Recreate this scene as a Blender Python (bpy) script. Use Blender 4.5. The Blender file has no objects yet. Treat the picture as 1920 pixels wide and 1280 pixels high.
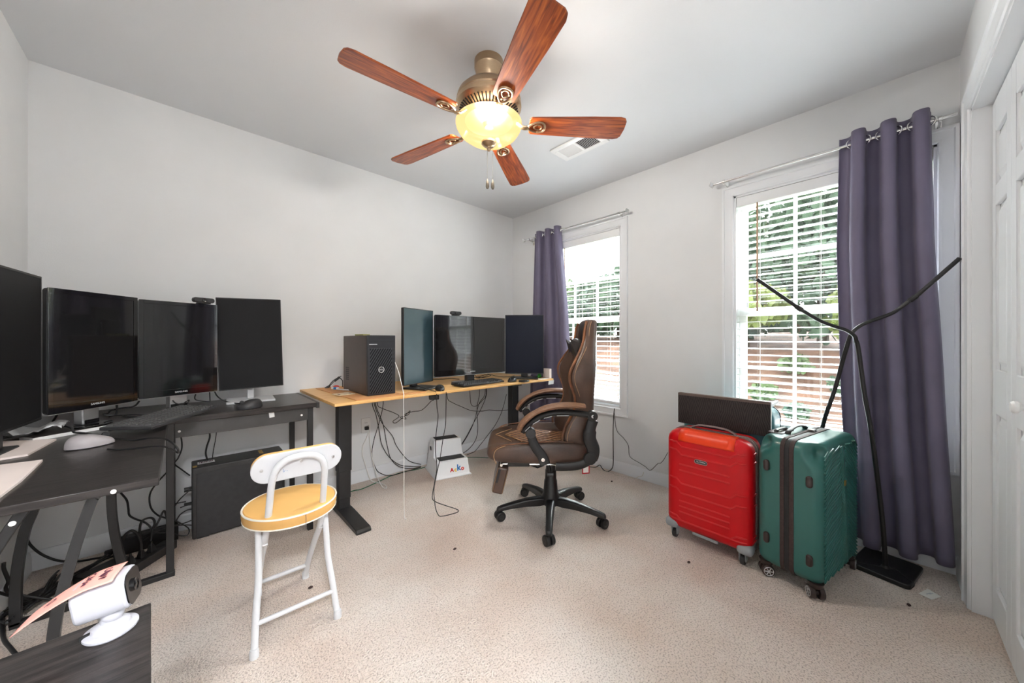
import bpy, bmesh, math, random
from mathutils import Vector, Matrix, Euler
random.seed(7)
PI = math.pi
SC = bpy.context.scene
COL = SC.collection

# ------------------------------------------------------------------ camera, world, sun, exposure
cam = bpy.data.cameras.new('camera'); cam_o = bpy.data.objects.new('camera', cam); COL.objects.link(cam_o)
cam.sensor_width = 36.0; cam.lens = 36.0 * 657.0 / 1920.0; cam.shift_y = -3.0 / 1920.0
cam.clip_start = 0.02; cam.clip_end = 200
cam_o.location = (0, 0, 1.105); cam_o.rotation_euler = (PI / 2, 0, math.radians(-43.39))
SC.camera = cam_o
SC.view_settings.view_transform = 'Standard'; SC.view_settings.look = 'None'
SC.view_settings.gamma = 1.0; SC.view_settings.use_curve_mapping = False
SC.view_settings.exposure = 1.33

world = bpy.data.worlds.new('sky'); SC.world = world; world.use_nodes = True
bg = world.node_tree.nodes['Background']; bg.inputs[0].default_value = (0.93, 0.965, 1.0, 1); bg.inputs[1].default_value = 1.2

sun = bpy.data.lights.new('overcast_sun', 'SUN'); sun.energy = 36; sun.angle = math.radians(60); sun.color = (0.95, 0.98, 1.0)
sun_o = bpy.data.objects.new('overcast_sun', sun); COL.objects.link(sun_o); sun_o.location = (8, 1, 6)
sun_o.rotation_euler = Vector((1, 0.10, 0.62)).to_track_quat('Z', 'Y').to_euler()

def portal(y0, y1, z0, z1):
    l = bpy.data.lights.new('window_portal', 'AREA'); l.shape = 'RECTANGLE'; l.size = y1 - y0; l.size_y = z1 - z0
    l.cycles.is_portal = True
    o = bpy.data.objects.new('window_portal', l); COL.objects.link(o); o.location = (2.81, (y0 + y1) / 2, (z0 + z1) / 2)
    o.rotation_euler = Vector((1, 0, 0)).to_track_quat('Z', 'Y').to_euler()
portal(-0.20, 0.70, 0.52, 2.07); portal(1.46, 2.38, 0.52, 2.07)

# ------------------------------------------------------------------ materials
MATS = {}
def nodes_of(name):
    m = bpy.data.materials.new(name); m.use_nodes = True
    nt = m.node_tree; b = nt.nodes['Principled BSDF']; MATS[name] = m
    return m, nt, b
def mat(name, col, rough=0.5, metal=0.0, var=0.0, scale=20.0, bump=0.0, bscale=None, spec=0.5, coat=0.0, sheen=0.0, stretch=None, col2=None, detail=6.0):
    m, nt, b = nodes_of(name)
    b.inputs['Base Color'].default_value = (*col, 1); b.inputs['Roughness'].default_value = rough
    b.inputs['Metallic'].default_value = metal; b.inputs['Specular IOR Level'].default_value = spec
    b.inputs['Coat Weight'].default_value = coat; b.inputs['Sheen Weight'].default_value = sheen
    tc = nt.nodes.new('ShaderNodeTexCoord'); mp = nt.nodes.new('ShaderNodeMapping')
    nt.links.new(tc.outputs['Object'], mp.inputs[0])
    if stretch: mp.inputs['Scale'].default_value = stretch
    if var > 0 or col2:
        n = nt.nodes.new('ShaderNodeTexNoise'); n.inputs['Scale'].default_value = scale; n.inputs['Detail'].default_value = detail
        nt.links.new(mp.outputs[0], n.inputs['Vector'])
        r = nt.nodes.new('ShaderNodeValToRGB'); nt.links.new(n.outputs[0], r.inputs[0])
        c2 = col2 or tuple(max(0, c * (1 - var)) for c in col)
        c1 = col if col2 else tuple(min(1, c * (1 + var)) for c in col)
        r.color_ramp.elements[0].color = (*c2, 1); r.color_ramp.elements[0].position = 0.35
        r.color_ramp.elements[1].color = (*c1, 1); r.color_ramp.elements[1].position = 0.68
        nt.links.new(r.outputs[0], b.inputs['Base Color'])
    if bump > 0:
        n2 = nt.nodes.new('ShaderNodeTexNoise'); n2.inputs['Scale'].default_value = bscale or scale; n2.inputs['Detail'].default_value = 4
        nt.links.new(mp.outputs[0], n2.inputs['Vector'])
        bp = nt.nodes.new('ShaderNodeBump'); bp.inputs['Strength'].default_value = bump; bp.inputs['Distance'].default_value = 0.01
        nt.links.new(n2.outputs[0], bp.inputs['Height']); nt.links.new(bp.outputs[0], b.inputs['Normal'])
    return m
def sRGB(r, g, b):
    f = lambda c: (c / 255 / 12.92) if c <= 10 else ((c / 255 + 0.055) / 1.055) ** 2.4
    return (f(r), f(g), f(b))

mat('wall', sRGB(229, 230, 231), 0.85, var=0.02, scale=3, bump=0.05, bscale=180, spec=0.2)
mat('ceiling', sRGB(226, 228, 231), 0.9, var=0.015, scale=2, bump=0.05, bscale=220, spec=0.2)
mat('trim', sRGB(234, 236, 239), 0.35, var=0.01, scale=4, spec=0.5)
mat('vinyl', sRGB(240, 240, 240), 0.3, var=0.01, scale=5)
mat('slat', sRGB(236, 237, 238), 0.4, var=0.01, scale=5)
mat('cord', sRGB(225, 222, 215), 0.8, var=0.03, scale=50)
mat('wand', sRGB(150, 110, 75), 0.5, var=0.1, scale=40)
mat('chrome', (0.75, 0.75, 0.74), 0.18, 1.0, var=0.03, scale=30)
mat('nickel', sRGB(190, 165, 135), 0.32, 1.0, var=0.05, scale=60, stretch=(1, 1, 12))
mat('black_plastic', (0.012, 0.012, 0.013), 0.38, var=0.1, scale=60, bump=0.03, bscale=400)
mat('black_matte', (0.016, 0.016, 0.017), 0.6, var=0.12, scale=60, bump=0.05, bscale=500)
mat('charcoal', (0.03, 0.03, 0.032), 0.5, var=0.12, scale=40, bump=0.03, bscale=400)
mat('grey_black', (0.035, 0.034, 0.034), 0.45, var=0.15, scale=25, bump=0.05, bscale=300)
mat('black_steel', (0.02, 0.02, 0.021), 0.42, var=0.1, scale=30, bump=0.04, bscale=500)
mat('gloss_black', (0.006, 0.006, 0.007), 0.08, var=0.05, scale=10, coat=0.5)
mat('screen_gloss', (0.012, 0.012, 0.013), 0.06, var=0.05, scale=5, coat=0.3)
mat('screen_matte', (0.014, 0.014, 0.015), 0.5, var=0.05, scale=5, spec=0.12)
mat('screen_sky_tint', (0.035, 0.068, 0.085), 0.22, var=0.05, scale=5, spec=0.45)  # blue of a reflected sky put into the screen's base colour
mat('screen_navy', (0.010, 0.013, 0.026), 0.3, var=0.05, scale=5, spec=0.12)
mat('silver', (0.62, 0.62, 0.63), 0.3, 0.9, var=0.03, scale=40)
mat('light_grey', sRGB(205, 206, 208), 0.45, var=0.03, scale=30)
mat('white_plastic', sRGB(240, 240, 239), 0.35, var=0.015, scale=20)
mat('cam_white', sRGB(196, 196, 204), 0.4, var=0.015, scale=20)
mat('chain', sRGB(120, 112, 100), 0.5, 0.6, var=0.05, scale=60)
mat('chair_white', sRGB(216, 217, 220), 0.32, var=0.02, scale=20, bump=0.02, bscale=60)
mat('white_paint', sRGB(238, 238, 238), 0.32, var=0.02, scale=20, bump=0.02, bscale=60)
mat('paper', sRGB(240, 238, 232), 0.8, var=0.02, scale=20)
mat('pink_paper', sRGB(250, 178, 165), 0.8, var=0.03, scale=8)
mat('pad_pink', sRGB(236, 222, 216), 0.7, var=0.03, scale=8)
mat('ink', (0.10, 0.02, 0.05), 0.8, var=0.05)
mat('label_white', sRGB(232, 232, 230), 0.6, var=0.02)
mat('label_yellow', sRGB(196, 165, 95), 0.6, var=0.15, scale=300)
mat('lamp_black', (0.012, 0.012, 0.013), 0.28, var=0.05, scale=20)
mat('orange_vinyl', sRGB(243, 192, 116), 0.42, var=0.03, scale=8, bump=0.03, bscale=120)
mat('orange_side', sRGB(214, 165, 96), 0.45, var=0.06, scale=12, bump=0.05, bscale=60)
mat('white_piping', sRGB(240, 236, 224), 0.45, var=0.02)
mat('curtain', sRGB(112, 106, 130), 0.62, var=0.07, scale=5, bump=0.06, bscale=700, sheen=0.08, col2=None)
mat('leather', sRGB(94, 72, 60), 0.34, scale=5, bump=0.12, bscale=160, col2=sRGB(62, 46, 39), detail=8)
mat('leather_worn', sRGB(158, 98, 56), 0.35, scale=9, bump=0.1, bscale=160, col2=sRGB(78, 54, 42))
mat('leather_dark', (0.03, 0.024, 0.023), 0.34, var=0.2, scale=8, bump=0.12, bscale=160)
mat('stitch', sRGB(176, 138, 100), 0.6, var=0.05)
mat('arm_pad', sRGB(150, 112, 86), 0.42, scale=30, bump=0.1, bscale=200, col2=sRGB(116, 84, 64), stretch=(1, 6, 6))
mat('red_shell', sRGB(204, 6, 20), 0.34, var=0.04, scale=3, bump=0.02, bscale=350, spec=0.35)
mat('glare_orange', sRGB(238, 66, 24), 0.34, var=0.04, scale=3, spec=0.35)  # bright reflection on the red shell, given as a colour
mat('ridge_red', sRGB(212, 34, 38), 0.33, var=0.04, scale=3)
mat('zip_grey', sRGB(130, 112, 108), 0.7, var=0.15, scale=150, bump=0.2, bscale=500)
mat('wheel_grey', sRGB(150, 156, 160), 0.4, var=0.04, scale=20)
mat('green_shell', sRGB(46, 104, 98), 0.32, var=0.06, scale=4, bump=0.04, bscale=260, coat=0.1)
mat('teal_shell', sRGB(88, 148, 160), 0.34, var=0.06, scale=4, coat=0.1)
mat('brown_zip', sRGB(62, 46, 44), 0.7, var=0.15, scale=120, bump=0.2, bscale=500)
mat('brown_plastic', sRGB(56, 44, 42), 0.35, var=0.1, scale=40)
mat('brass', sRGB(190, 150, 70), 0.3, 1.0, var=0.05)
mat('dark_wood', sRGB(52, 44, 42), 0.5, scale=9, bump=0.08, bscale=60, col2=sRGB(30, 25, 25), stretch=(1, 2.2, 0.35))
mat('brown_edge', sRGB(92, 76, 70), 0.5, var=0.08, scale=30)
mat('desk_black', (0.016, 0.015, 0.015), 0.3, spec=0.3, scale=16, bump=0.05, bscale=40, col2=(0.05, 0.042, 0.04), stretch=(0.6, 6, 6))
mat('desk_edge', (0.03, 0.029, 0.029), 0.5, var=0.1, scale=30)
mat('apron', (0.05, 0.048, 0.047), 0.5, var=0.1, scale=18)
mat('tower_side', sRGB(78, 64, 56), 0.42, 0.2, var=0.06, scale=30, bump=0.02, bscale=400)
mat('tower_front', (0.02, 0.021, 0.026), 0.42, var=0.08, scale=40)
mat('stool_white', sRGB(238, 240, 242), 0.45, var=0.015, scale=10)
mat('rubber', (0.035, 0.037, 0.042), 0.7, var=0.1, scale=120, bump=0.1, bscale=600)
mat('letter_red', sRGB(205, 40, 40), 0.5, var=0.03); mat('letter_yellow', sRGB(240, 195, 40), 0.5, var=0.03)
mat('letter_blue', sRGB(30, 120, 190), 0.5, var=0.03); mat('letter_orange', sRGB(215, 70, 50), 0.5, var=0.03)
mat('cable_black', (0.010, 0.010, 0.011), 0.42, var=0.05, scale=30)
mat('cable_white', sRGB(232, 230, 226), 0.5, var=0.02, scale=30)
mat('cable_green', sRGB(26, 110, 74), 0.5, var=0.05, scale=30)
mat('cable_beige', sRGB(205, 195, 175), 0.5, var=0.05, scale=30)
mat('green_toy', sRGB(60, 170, 60), 0.4, var=0.05)
mat('red_frame', sRGB(190, 28, 36), 0.4, var=0.05)
mat('cardboard', sRGB(208, 150, 98), 0.8, var=0.06, scale=20)
mat('card_white', sRGB(226, 205, 170), 0.6, var=0.05, scale=20)
mat('blade_top', sRGB(90, 40, 22), 0.45, var=0.1, scale=10)
mat('pcb', sRGB(60, 90, 80), 0.5, var=0.2, scale=200)
mat('khaki', sRGB(150, 150, 92), 0.6, var=0.08, scale=30)
mat('debris', sRGB(60, 40, 36), 0.8, var=0.1)
mat('grass', sRGB(120, 150, 78), 0.9, var=0.25, scale=3, bump=0.4, bscale=40)
mat('mulch', sRGB(142, 106, 86), 0.95, scale=2.2, bump=0.5, bscale=18, col2=sRGB(98, 74, 62))
mat('mouse_grey', sRGB(168, 162, 164), 0.4, var=0.04, scale=30)
mat('key_glare_grey', (0.075, 0.074, 0.074), 0.5, var=0.1, scale=40)  # pale glare on the keys put into their base colour
mat('bark', sRGB(92, 80, 68), 0.95, var=0.2, scale=12, bump=0.5, bscale=20)
for i, c in enumerate(((112, 132, 92), (84, 106, 84), (138, 150, 88), (98, 116, 104))):
    mat('leaf_%d' % i, sRGB(*c), 0.75, var=0.3, scale=4)

def wood_blade():
    m, nt, b = nodes_of('blade'); b.inputs['Roughness'].default_value = 0.32; b.inputs['Coat Weight'].default_value = 0.15
    tc = nt.nodes.new('ShaderNodeTexCoord'); mp = nt.nodes.new('ShaderNodeMapping'); mp.inputs['Scale'].default_value = (2.2, 26, 26)
    nt.links.new(tc.outputs['Object'], mp.inputs[0])
    n = nt.nodes.new('ShaderNodeTexNoise'); n.inputs['Scale'].default_value = 3.2; n.inputs['Detail'].default_value = 10; n.inputs['Distortion'].default_value = 0.6
    nt.links.new(mp.outputs[0], n.inputs['Vector'])
    r = nt.nodes.new('ShaderNodeValToRGB'); nt.links.new(n.outputs[0], r.inputs[0])
    e = r.color_ramp.elements; e[0].position = 0.3; e[0].color = (*sRGB(92, 38, 18), 1); e[1].position = 0.72; e[1].color = (*sRGB(196, 104, 44), 1)
    x = e.new(0.5); x.color = (*sRGB(150, 68, 28), 1)
    nt.links.new(r.outputs[0], b.inputs['Base Color'])
    bp = nt.nodes.new('ShaderNodeBump'); bp.inputs['Strength'].default_value = 0.08; nt.links.new(n.outputs[0], bp.inputs['Height']); nt.links.new(bp.outputs[0], b.inputs['Normal'])
wood_blade()
def bamboo():
    m, nt, b = nodes_of('bamboo'); b.inputs['Roughness'].default_value = 0.42
    tc = nt.nodes.new('ShaderNodeTexCoord'); mp = nt.nodes.new('ShaderNodeMapping'); mp.inputs['Scale'].default_value = (1.4, 40, 40)
    nt.links.new(tc.outputs['Object'], mp.inputs[0])
    n = nt.nodes.new('ShaderNodeTexNoise'); n.inputs['Scale'].default_value = 3; n.inputs['Detail'].default_value = 5; nt.links.new(mp.outputs[0], n.inputs['Vector'])
    r = nt.nodes.new('ShaderNodeValToRGB'); nt.links.new(n.outputs[0], r.inputs[0])
    e = r.color_ramp.elements; e[0].position = 0.3; e[0].color = (*sRGB(216, 160, 92), 1); e[1].position = 0.7; e[1].color = (*sRGB(240, 196, 130), 1)
    nt.links.new(r.outputs[0], b.inputs['Base Color'])
bamboo()
def carpet():
    m, nt, b = nodes_of('carpet'); b.inputs['Roughness'].default_value = 0.95; b.inputs['Specular IOR Level'].default_value = 0.1
    b.inputs['Sheen Weight'].default_value = 0.15
    tc = nt.nodes.new('ShaderNodeTexCoord')
    big = nt.nodes.new('ShaderNodeTexNoise'); big.inputs['Scale'].default_value = 2.2; big.inputs['Detail'].default_value = 5
    fine = nt.nodes.new('ShaderNodeTexNoise'); fine.inputs['Scale'].default_value = 170; fine.inputs['Detail'].default_value = 3
    mid = nt.nodes.new('ShaderNodeTexNoise'); mid.inputs['Scale'].default_value = 55; mid.inputs['Detail'].default_value = 4
    for n in (big, fine, mid): nt.links.new(tc.outputs['Object'], n.inputs['Vector'])
    r1 = nt.nodes.new('ShaderNodeValToRGB'); nt.links.new(big.outputs[0], r1.inputs[0])
    e = r1.color_ramp.elements; e[0].position = 0.34; e[0].color = (*sRGB(222, 203, 190), 1); e[1].position = 0.66; e[1].color = (*sRGB(236, 226, 218), 1)
    r2 = nt.nodes.new('ShaderNodeValToRGB'); nt.links.new(fine.outputs[0], r2.inputs[0])
    e = r2.color_ramp.elements; e[0].position = 0.30; e[0].color = (0.38, 0.34, 0.31, 1); e[1].position = 0.51; e[1].color = (1, 1, 1, 1)
    mx = nt.nodes.new('ShaderNodeMix'); mx.data_type = 'RGBA'; mx.blend_type = 'MULTIPLY'; mx.inputs[0].default_value = 0.75
    nt.links.new(r1.outputs[0], mx.inputs[6]); nt.links.new(r2.outputs[0], mx.inputs[7]); nt.links.new(mx.outputs[2], b.inputs['Base Color'])
    ad = nt.nodes.new('ShaderNodeMath'); ad.operation = 'ADD'; nt.links.new(fine.outputs[0], ad.inputs[0]); nt.links.new(mid.outputs[0], ad.inputs[1])
    bp = nt.nodes.new('ShaderNodeBump'); bp.inputs['Strength'].default_value = 0.9; bp.inputs['Distance'].default_value = 0.008
    nt.links.new(ad.outputs[0], bp.inputs['Height']); nt.links.new(bp.outputs[0], b.inputs['Normal'])
carpet()
def glass():
    m, nt, b = nodes_of('glass'); out = nt.nodes['Material Output']; nt.nodes.remove(b)
    t = nt.nodes.new('ShaderNodeBsdfTransparent'); t.inputs[0].default_value = (0.95, 0.965, 0.96, 1)
    g = nt.nodes.new('ShaderNodeBsdfGlossy'); g.inputs['Roughness'].default_value = 0.02
    mx = nt.nodes.new('ShaderNodeMixShader'); mx.inputs[0].default_value = 0.05
    nt.links.new(t.outputs[0], mx.inputs[1]); nt.links.new(g.outputs[0], mx.inputs[2]); nt.links.new(mx.outputs[0], out.inputs[0])
glass()
def bowl_glass():
    m, nt, b = nodes_of('lit_frosted_glass'); out = nt.nodes['Material Output']; nt.nodes.remove(b)
    t = nt.nodes.new('ShaderNodeBsdfTransparent'); t.inputs[0].default_value = (1.0, 0.965, 0.91, 1)
    em = nt.nodes.new('ShaderNodeEmission'); em.inputs[0].default_value = (1.0, 0.64, 0.25, 1); em.inputs[1].default_value = 0.58
    g = nt.nodes.new('ShaderNodeBsdfGlossy'); g.inputs['Roughness'].default_value = 0.25
    a = nt.nodes.new('ShaderNodeMixShader'); a.inputs[0].default_value = 0.15
    c = nt.nodes.new('ShaderNodeMixShader'); c.inputs[0].default_value = 0.05
    nt.links.new(em.outputs[0], a.inputs[1]); nt.links.new(t.outputs[0], a.inputs[2])
    nt.links.new(a.outputs[0], c.inputs[1]); nt.links.new(g.outputs[0], c.inputs[2]); nt.links.new(c.outputs[0], out.inputs[0])
bowl_glass()
def fill_glow(name, col, s):
    m, nt, b = nodes_of(name); b.inputs['Base Color'].default_value = (*col, 1)
    b.inputs['Emission Color'].default_value = (*col, 1); b.inputs['Emission Strength'].default_value = s
fill_glow('hall_fill_glow', (1, 0.95, 0.88), 6.0)  # glow of the added hall fill light
def quilt():
    m, nt, b = nodes_of('quilted_leather'); b.inputs['Roughness'].default_value = 0.3
    tc = nt.nodes.new('ShaderNodeTexCoord'); mp = nt.nodes.new('ShaderNodeMapping'); mp.inputs['Rotation'].default_value = (0, 0, PI / 4); mp.inputs['Scale'].default_value = (28, 28, 28)
    nt.links.new(tc.outputs['Object'], mp.inputs[0])
    w1 = nt.nodes.new('ShaderNodeTexWave'); w1.bands_direction = 'X'; w1.inputs['Scale'].default_value = 0.32
    w2 = nt.nodes.new('ShaderNodeTexWave'); w2.bands_direction = 'Y'; w2.inputs['Scale'].default_value = 0.32
    for w in (w1, w2): nt.links.new(mp.outputs[0], w.inputs[0])
    mn = nt.nodes.new('ShaderNodeMath'); mn.operation = 'MINIMUM'; nt.links.new(w1.outputs[1], mn.inputs[0]); nt.links.new(w2.outputs[1], mn.inputs[1])
    r = nt.nodes.new('ShaderNodeValToRGB'); nt.links.new(mn.outputs[0], r.inputs[0])
    e = r.color_ramp.elements; e[0].position = 0.0; e[0].color = (*sRGB(196, 150, 110), 1); e[1].position = 0.14; e[1].color = (*sRGB(92, 62, 46), 1)
    nt.links.new(r.outputs[0], b.inputs['Base Color'])
    bp = nt.nodes.new('ShaderNodeBump'); bp.inputs['Strength'].default_value = 0.5; bp.inputs['Distance'].default_value = 0.006
    nt.links.new(mn.outputs[0], bp.inputs['Height']); nt.links.new(bp.outputs[0], b.inputs['Normal'])
quilt()
def mesh_grille():
    m, nt, b = nodes_of('honeycomb_grille'); b.inputs['Roughness'].default_value = 0.35; b.inputs['Metallic'].default_value = 0.5
    tc = nt.nodes.new('ShaderNodeTexCoord'); mp = nt.nodes.new('ShaderNodeMapping'); mp.inputs['Rotation'].default_value = (0, math.radians(58), 0)
    nt.links.new(tc.outputs['Object'], mp.inputs[0])
    w = nt.nodes.new('ShaderNodeTexWave'); w.bands_direction = 'X'; w.inputs['Scale'].default_value = 95; w.inputs['Distortion'].default_value = 0.0
    v = nt.nodes.new('ShaderNodeTexWave'); v.bands_direction = 'Z'; v.inputs['Scale'].default_value = 24
    for q in (w, v): nt.links.new(mp.outputs[0], q.inputs[0])
    mxx = nt.nodes.new('ShaderNodeMath'); mxx.operation = 'MULTIPLY'; nt.links.new(w.outputs[1], mxx.inputs[0]); nt.links.new(v.outputs[1], mxx.inputs[1])
    r = nt.nodes.new('ShaderNodeValToRGB'); nt.links.new(mxx.outputs[0], r.inputs[0])
    e = r.color_ramp.elements; e[0].position = 0.3; e[0].color = (0.008, 0.008, 0.010, 1); e[1].position = 0.85; e[1].color = (0.16, 0.165, 0.18, 1)
    nt.links.new(r.outputs[0], b.inputs['Base Color'])
mesh_grille()

def cathedral():
    m, nt, b = nodes_of('cathedral_wood'); b.inputs['Roughness'].default_value = 0.5; b.inputs['Specular IOR Level'].default_value = 0.3
    tc = nt.nodes.new('ShaderNodeTexCoord'); sp = nt.nodes.new('ShaderNodeSeparateXYZ'); nt.links.new(tc.outputs['Object'], sp.inputs[0])
    def math_(op, a, c):
        n = nt.nodes.new('ShaderNodeMath'); n.operation = op
        for i, q in enumerate((a, c)):
            if isinstance(q, (int, float)): n.inputs[i].default_value = q
            else: nt.links.new(q, n.inputs[i])
        return n.outputs[0]
    no = nt.nodes.new('ShaderNodeTexNoise'); no.inputs['Scale'].default_value = 14; no.inputs['Detail'].default_value = 3; nt.links.new(tc.outputs['Object'], no.inputs['Vector'])
    yy = math_('PINGPONG', sp.outputs['Y'], 0.058)
    v = math_('ADD', math_('MULTIPLY', yy, 620.0), math_('MULTIPLY', sp.outputs['Z'], -150.0))
    v = math_('ADD', v, math_('MULTIPLY', no.outputs[0], 14.0))
    s_ = math_('SINE', v, 0)
    r = nt.nodes.new('ShaderNodeValToRGB'); nt.links.new(math_('MULTIPLY_ADD', s_, 0.5), r.inputs[0]); r.inputs[0].links[0].from_node.inputs[2].default_value = 0.5
    e = r.color_ramp.elements; e[0].position = 0.1; e[0].color = (*sRGB(36, 31, 31), 1); e[1].position = 0.85; e[1].color = (*sRGB(58, 51, 50), 1)
    nt.links.new(r.outputs[0], b.inputs['Base Color'])
    bp = nt.nodes.new('ShaderNodeBump'); bp.inputs['Strength'].default_value = 0.15; bp.inputs['Distance'].default_value = 0.002; nt.links.new(s_, bp.inputs['Height']); nt.links.new(bp.outputs[0], b.inputs['Normal'])
cathedral()

# ------------------------------------------------------------------ mesh helpers
def cr(pts, n=6, closed=False):
    P = [Vector(p) for p in pts]
    if len(P) < 3: return P
    out = []
    N = len(P)
    rng = range(N if closed else N - 1)
    for i in rng:
        p0 = P[(i - 1) % N] if (closed or i > 0) else P[0]
        p1 = P[i]; p2 = P[(i + 1) % N]
        p3 = P[(i + 2) % N] if (closed or i + 2 < N) else P[-1]
        for k in range(n):
            t = k / n
            out.append(0.5 * ((2 * p1) + (p2 - p0) * t + (2 * p0 - 5 * p1 + 4 * p2 - p3) * t * t + (3 * p1 - p0 - 3 * p2 + p3) * t ** 3))
    if not closed: out.append(P[-1])
    return out
class MB:
    def __init__(s): s.v = []; s.f = []
    def add(s, vs, fs):
        o = len(s.v); s.v += [tuple(v) for v in vs]; s.f += [tuple(i + o for i in f) for f in fs]; return s
    def box(s, x0, x1, y0, y1, z0, z1, M=None):
        vs = [Vector((x, y, z)) for z in (z0, z1) for y in (y0, y1) for x in (x0, x1)]
        if M is not None: vs = [M @ v for v in vs]
        return s.add(vs, [(0, 2, 3, 1), (4, 5, 7, 6), (0, 1, 5, 4), (2, 6, 7, 3), (0, 4, 6, 2), (1, 3, 7, 5)])
    def cbox(s, c, size, rz=0, rx=0, ry=0):
        M = Matrix.Translation(c) @ Euler((rx, ry, rz)).to_matrix().to_4x4()
        a, b, d = (q / 2 for q in size); return s.box(-a, a, -b, b, -d, d, M)
    def tube(s, pts, r, n=8, closed=False, caps=True, ell=None):
        P = [Vector(p) for p in pts]; N = len(P)
        if N < 2: return s
        T = []
        for i in range(N):
            a = P[(i - 1) % N] if (closed or i > 0) else P[i]; b = P[(i + 1) % N] if (closed or i < N - 1) else P[i]
            d = b - a; T.append(d.normalized() if d.length > 1e-9 else Vector((0, 0, 1)))
        up = Vector((0, 0, 1)) if abs(T[0].z) < 0.9 else Vector((1, 0, 0))
        u = T[0].cross(up).normalized(); vs = []
        for i in range(N):
            u = (u - T[i] * u.dot(T[i]))
            u = u.normalized() if u.length > 1e-6 else T[i].orthogonal().normalized()
            w = T[i].cross(u)
            rr = r[i] if isinstance(r, (list, tuple)) else r
            e = ell or (1, 1)
            for k in range(n):
                a = 2 * PI * k / n; vs.append(P[i] + u * (rr * e[0] * math.cos(a)) + w * (rr * e[1] * math.sin(a)))
        fs = []
        for i in range(N if closed else N - 1):
            j = (i + 1) % N
            for k in range(n): fs.append((i * n + k, i * n + (k + 1) % n, j * n + (k + 1) % n, j * n + k))
        if caps and not closed: fs += [tuple(reversed(range(n))), tuple((N - 1) * n + k for k in range(n))]
        return s.add(vs, fs)
    def cyl(s, p0, p1, r0, r1=None, n=20): return s.tube([p0, p1], [r0, r0 if r1 is None else r1], n)
    def lathe(s, prof, n=32, M=None):
        vs = []; fs = []; m = len(prof)
        for r, z in prof:
            for k in range(n): a = 2 * PI * k / n; vs.append(Vector((r * math.cos(a), r * math.sin(a), z)))
        for i in range(m - 1):
            for k in range(n): fs.append((i * n + k, i * n + (k + 1) % n, (i + 1) * n + (k + 1) % n, (i + 1) * n + k))
        if prof[0][0] > 1e-6: fs.append(tuple(reversed(range(n))))
        if prof[-1][0] > 1e-6: fs.append(tuple((m - 1) * n + k for k in range(n)))
        if M is not None: vs = [M @ v for v in vs]
        return s.add(vs, fs)
    def prism(s, poly, d0, d1, plane='xy', M=None):
        n = len(poly)
        def mk(p, d):
            return Vector((p[0], p[1], d)) if plane == 'xy' else (Vector((p[0], d, p[1])) if plane == 'xz' else Vector((d, p[0], p[1])))
        vs = [mk(p, d0) for p in poly] + [mk(p, d1) for p in poly]
        if M is not None: vs = [M @ v for v in vs]
        return s.add(vs, [tuple(reversed(range(n))), tuple(range(n, 2 * n))] + [(i, (i + 1) % n, n + (i + 1) % n, n + i) for i in range(n)])
    def ball(s, c, r, nu=16, nv=10, M=None):
        rx, ry, rz = r if isinstance(r, (list, tuple)) else (r, r, r); c = Vector(c); vs = []; fs = []
        for i in range(nv + 1):
            t = PI * i / nv
            for k in range(nu):
                a = 2 * PI * k / nu; p = Vector((rx * math.sin(t) * math.cos(a), ry * math.sin(t) * math.sin(a), rz * math.cos(t)))
                vs.append(c + (M @ p if M is not None else p))
        for i in range(nv):
            for k in range(nu): fs.append((i * nu + k, (i + 1) * nu + k, (i + 1) * nu + (k + 1) % nu, i * nu + (k + 1) % nu))
        return s.add(vs, fs)
    def grid(s, fn, nu, nv):
        vs = [fn(i / nu, j / nv) for j in range(nv + 1) for i in range(nu + 1)]; w = nu + 1
        return s.add(vs, [(j * w + i, j * w + i + 1, (j + 1) * w + i + 1, (j + 1) * w + i) for j in range(nv) for i in range(nu)])
    def build(s, name, m, parent=None, bevel=0, seg=2, sub=0, solid=0, smooth=35, off=-1, blim=30):
        me = bpy.data.meshes.new(name); me.from_pydata(s.v, [], s.f)
        bm = bmesh.new(); bm.from_mesh(me); bmesh.ops.remove_doubles(bm, verts=bm.verts, dist=1e-6); bmesh.ops.recalc_face_normals(bm, faces=bm.faces); bm.to_mesh(me); bm.free()
        me.materials.append(MATS[m])
        me.polygons.foreach_set('use_smooth', [True] * len(me.polygons))
        if smooth and not sub: me.set_sharp_from_angle(angle=math.radians(smooth))
        o = bpy.data.objects.new(name, me); COL.objects.link(o)
        if parent: o.parent = parent
        if solid: q = o.modifiers.new('solid', 'SOLIDIFY'); q.thickness = solid; q.offset = off
        if bevel:
            q = o.modifiers.new('bevel', 'BEVEL'); q.width = bevel; q.segments = seg; q.limit_method = 'ANGLE'; q.angle_limit = math.radians(blim); q.harden_normals = False
        if sub: q = o.modifiers.new('sub', 'SUBSURF'); q.levels = sub; q.render_levels = sub
        return o
def tag(o, label, cat=None, group=None, kind=None):
    if label: o['label'] = label
    if cat: o['category'] = cat
    if group: o['group'] = group
    if kind: o['kind'] = kind
    return o
def thing(name, label, cat, loc=(0, 0, 0), rz=0, group=None, kind=None):
    o = bpy.data.objects.new(name, None); COL.objects.link(o); o.empty_display_size = 0.05
    o.location = loc; o.rotation_euler = (0, 0, rz); return tag(o, label, cat, group, kind)
def struct(o): o['kind'] = 'structure'; return o
def dup(o, parent=None):
    c = o.copy(); COL.objects.link(c)
    if parent: c.parent = parent
    return c
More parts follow.
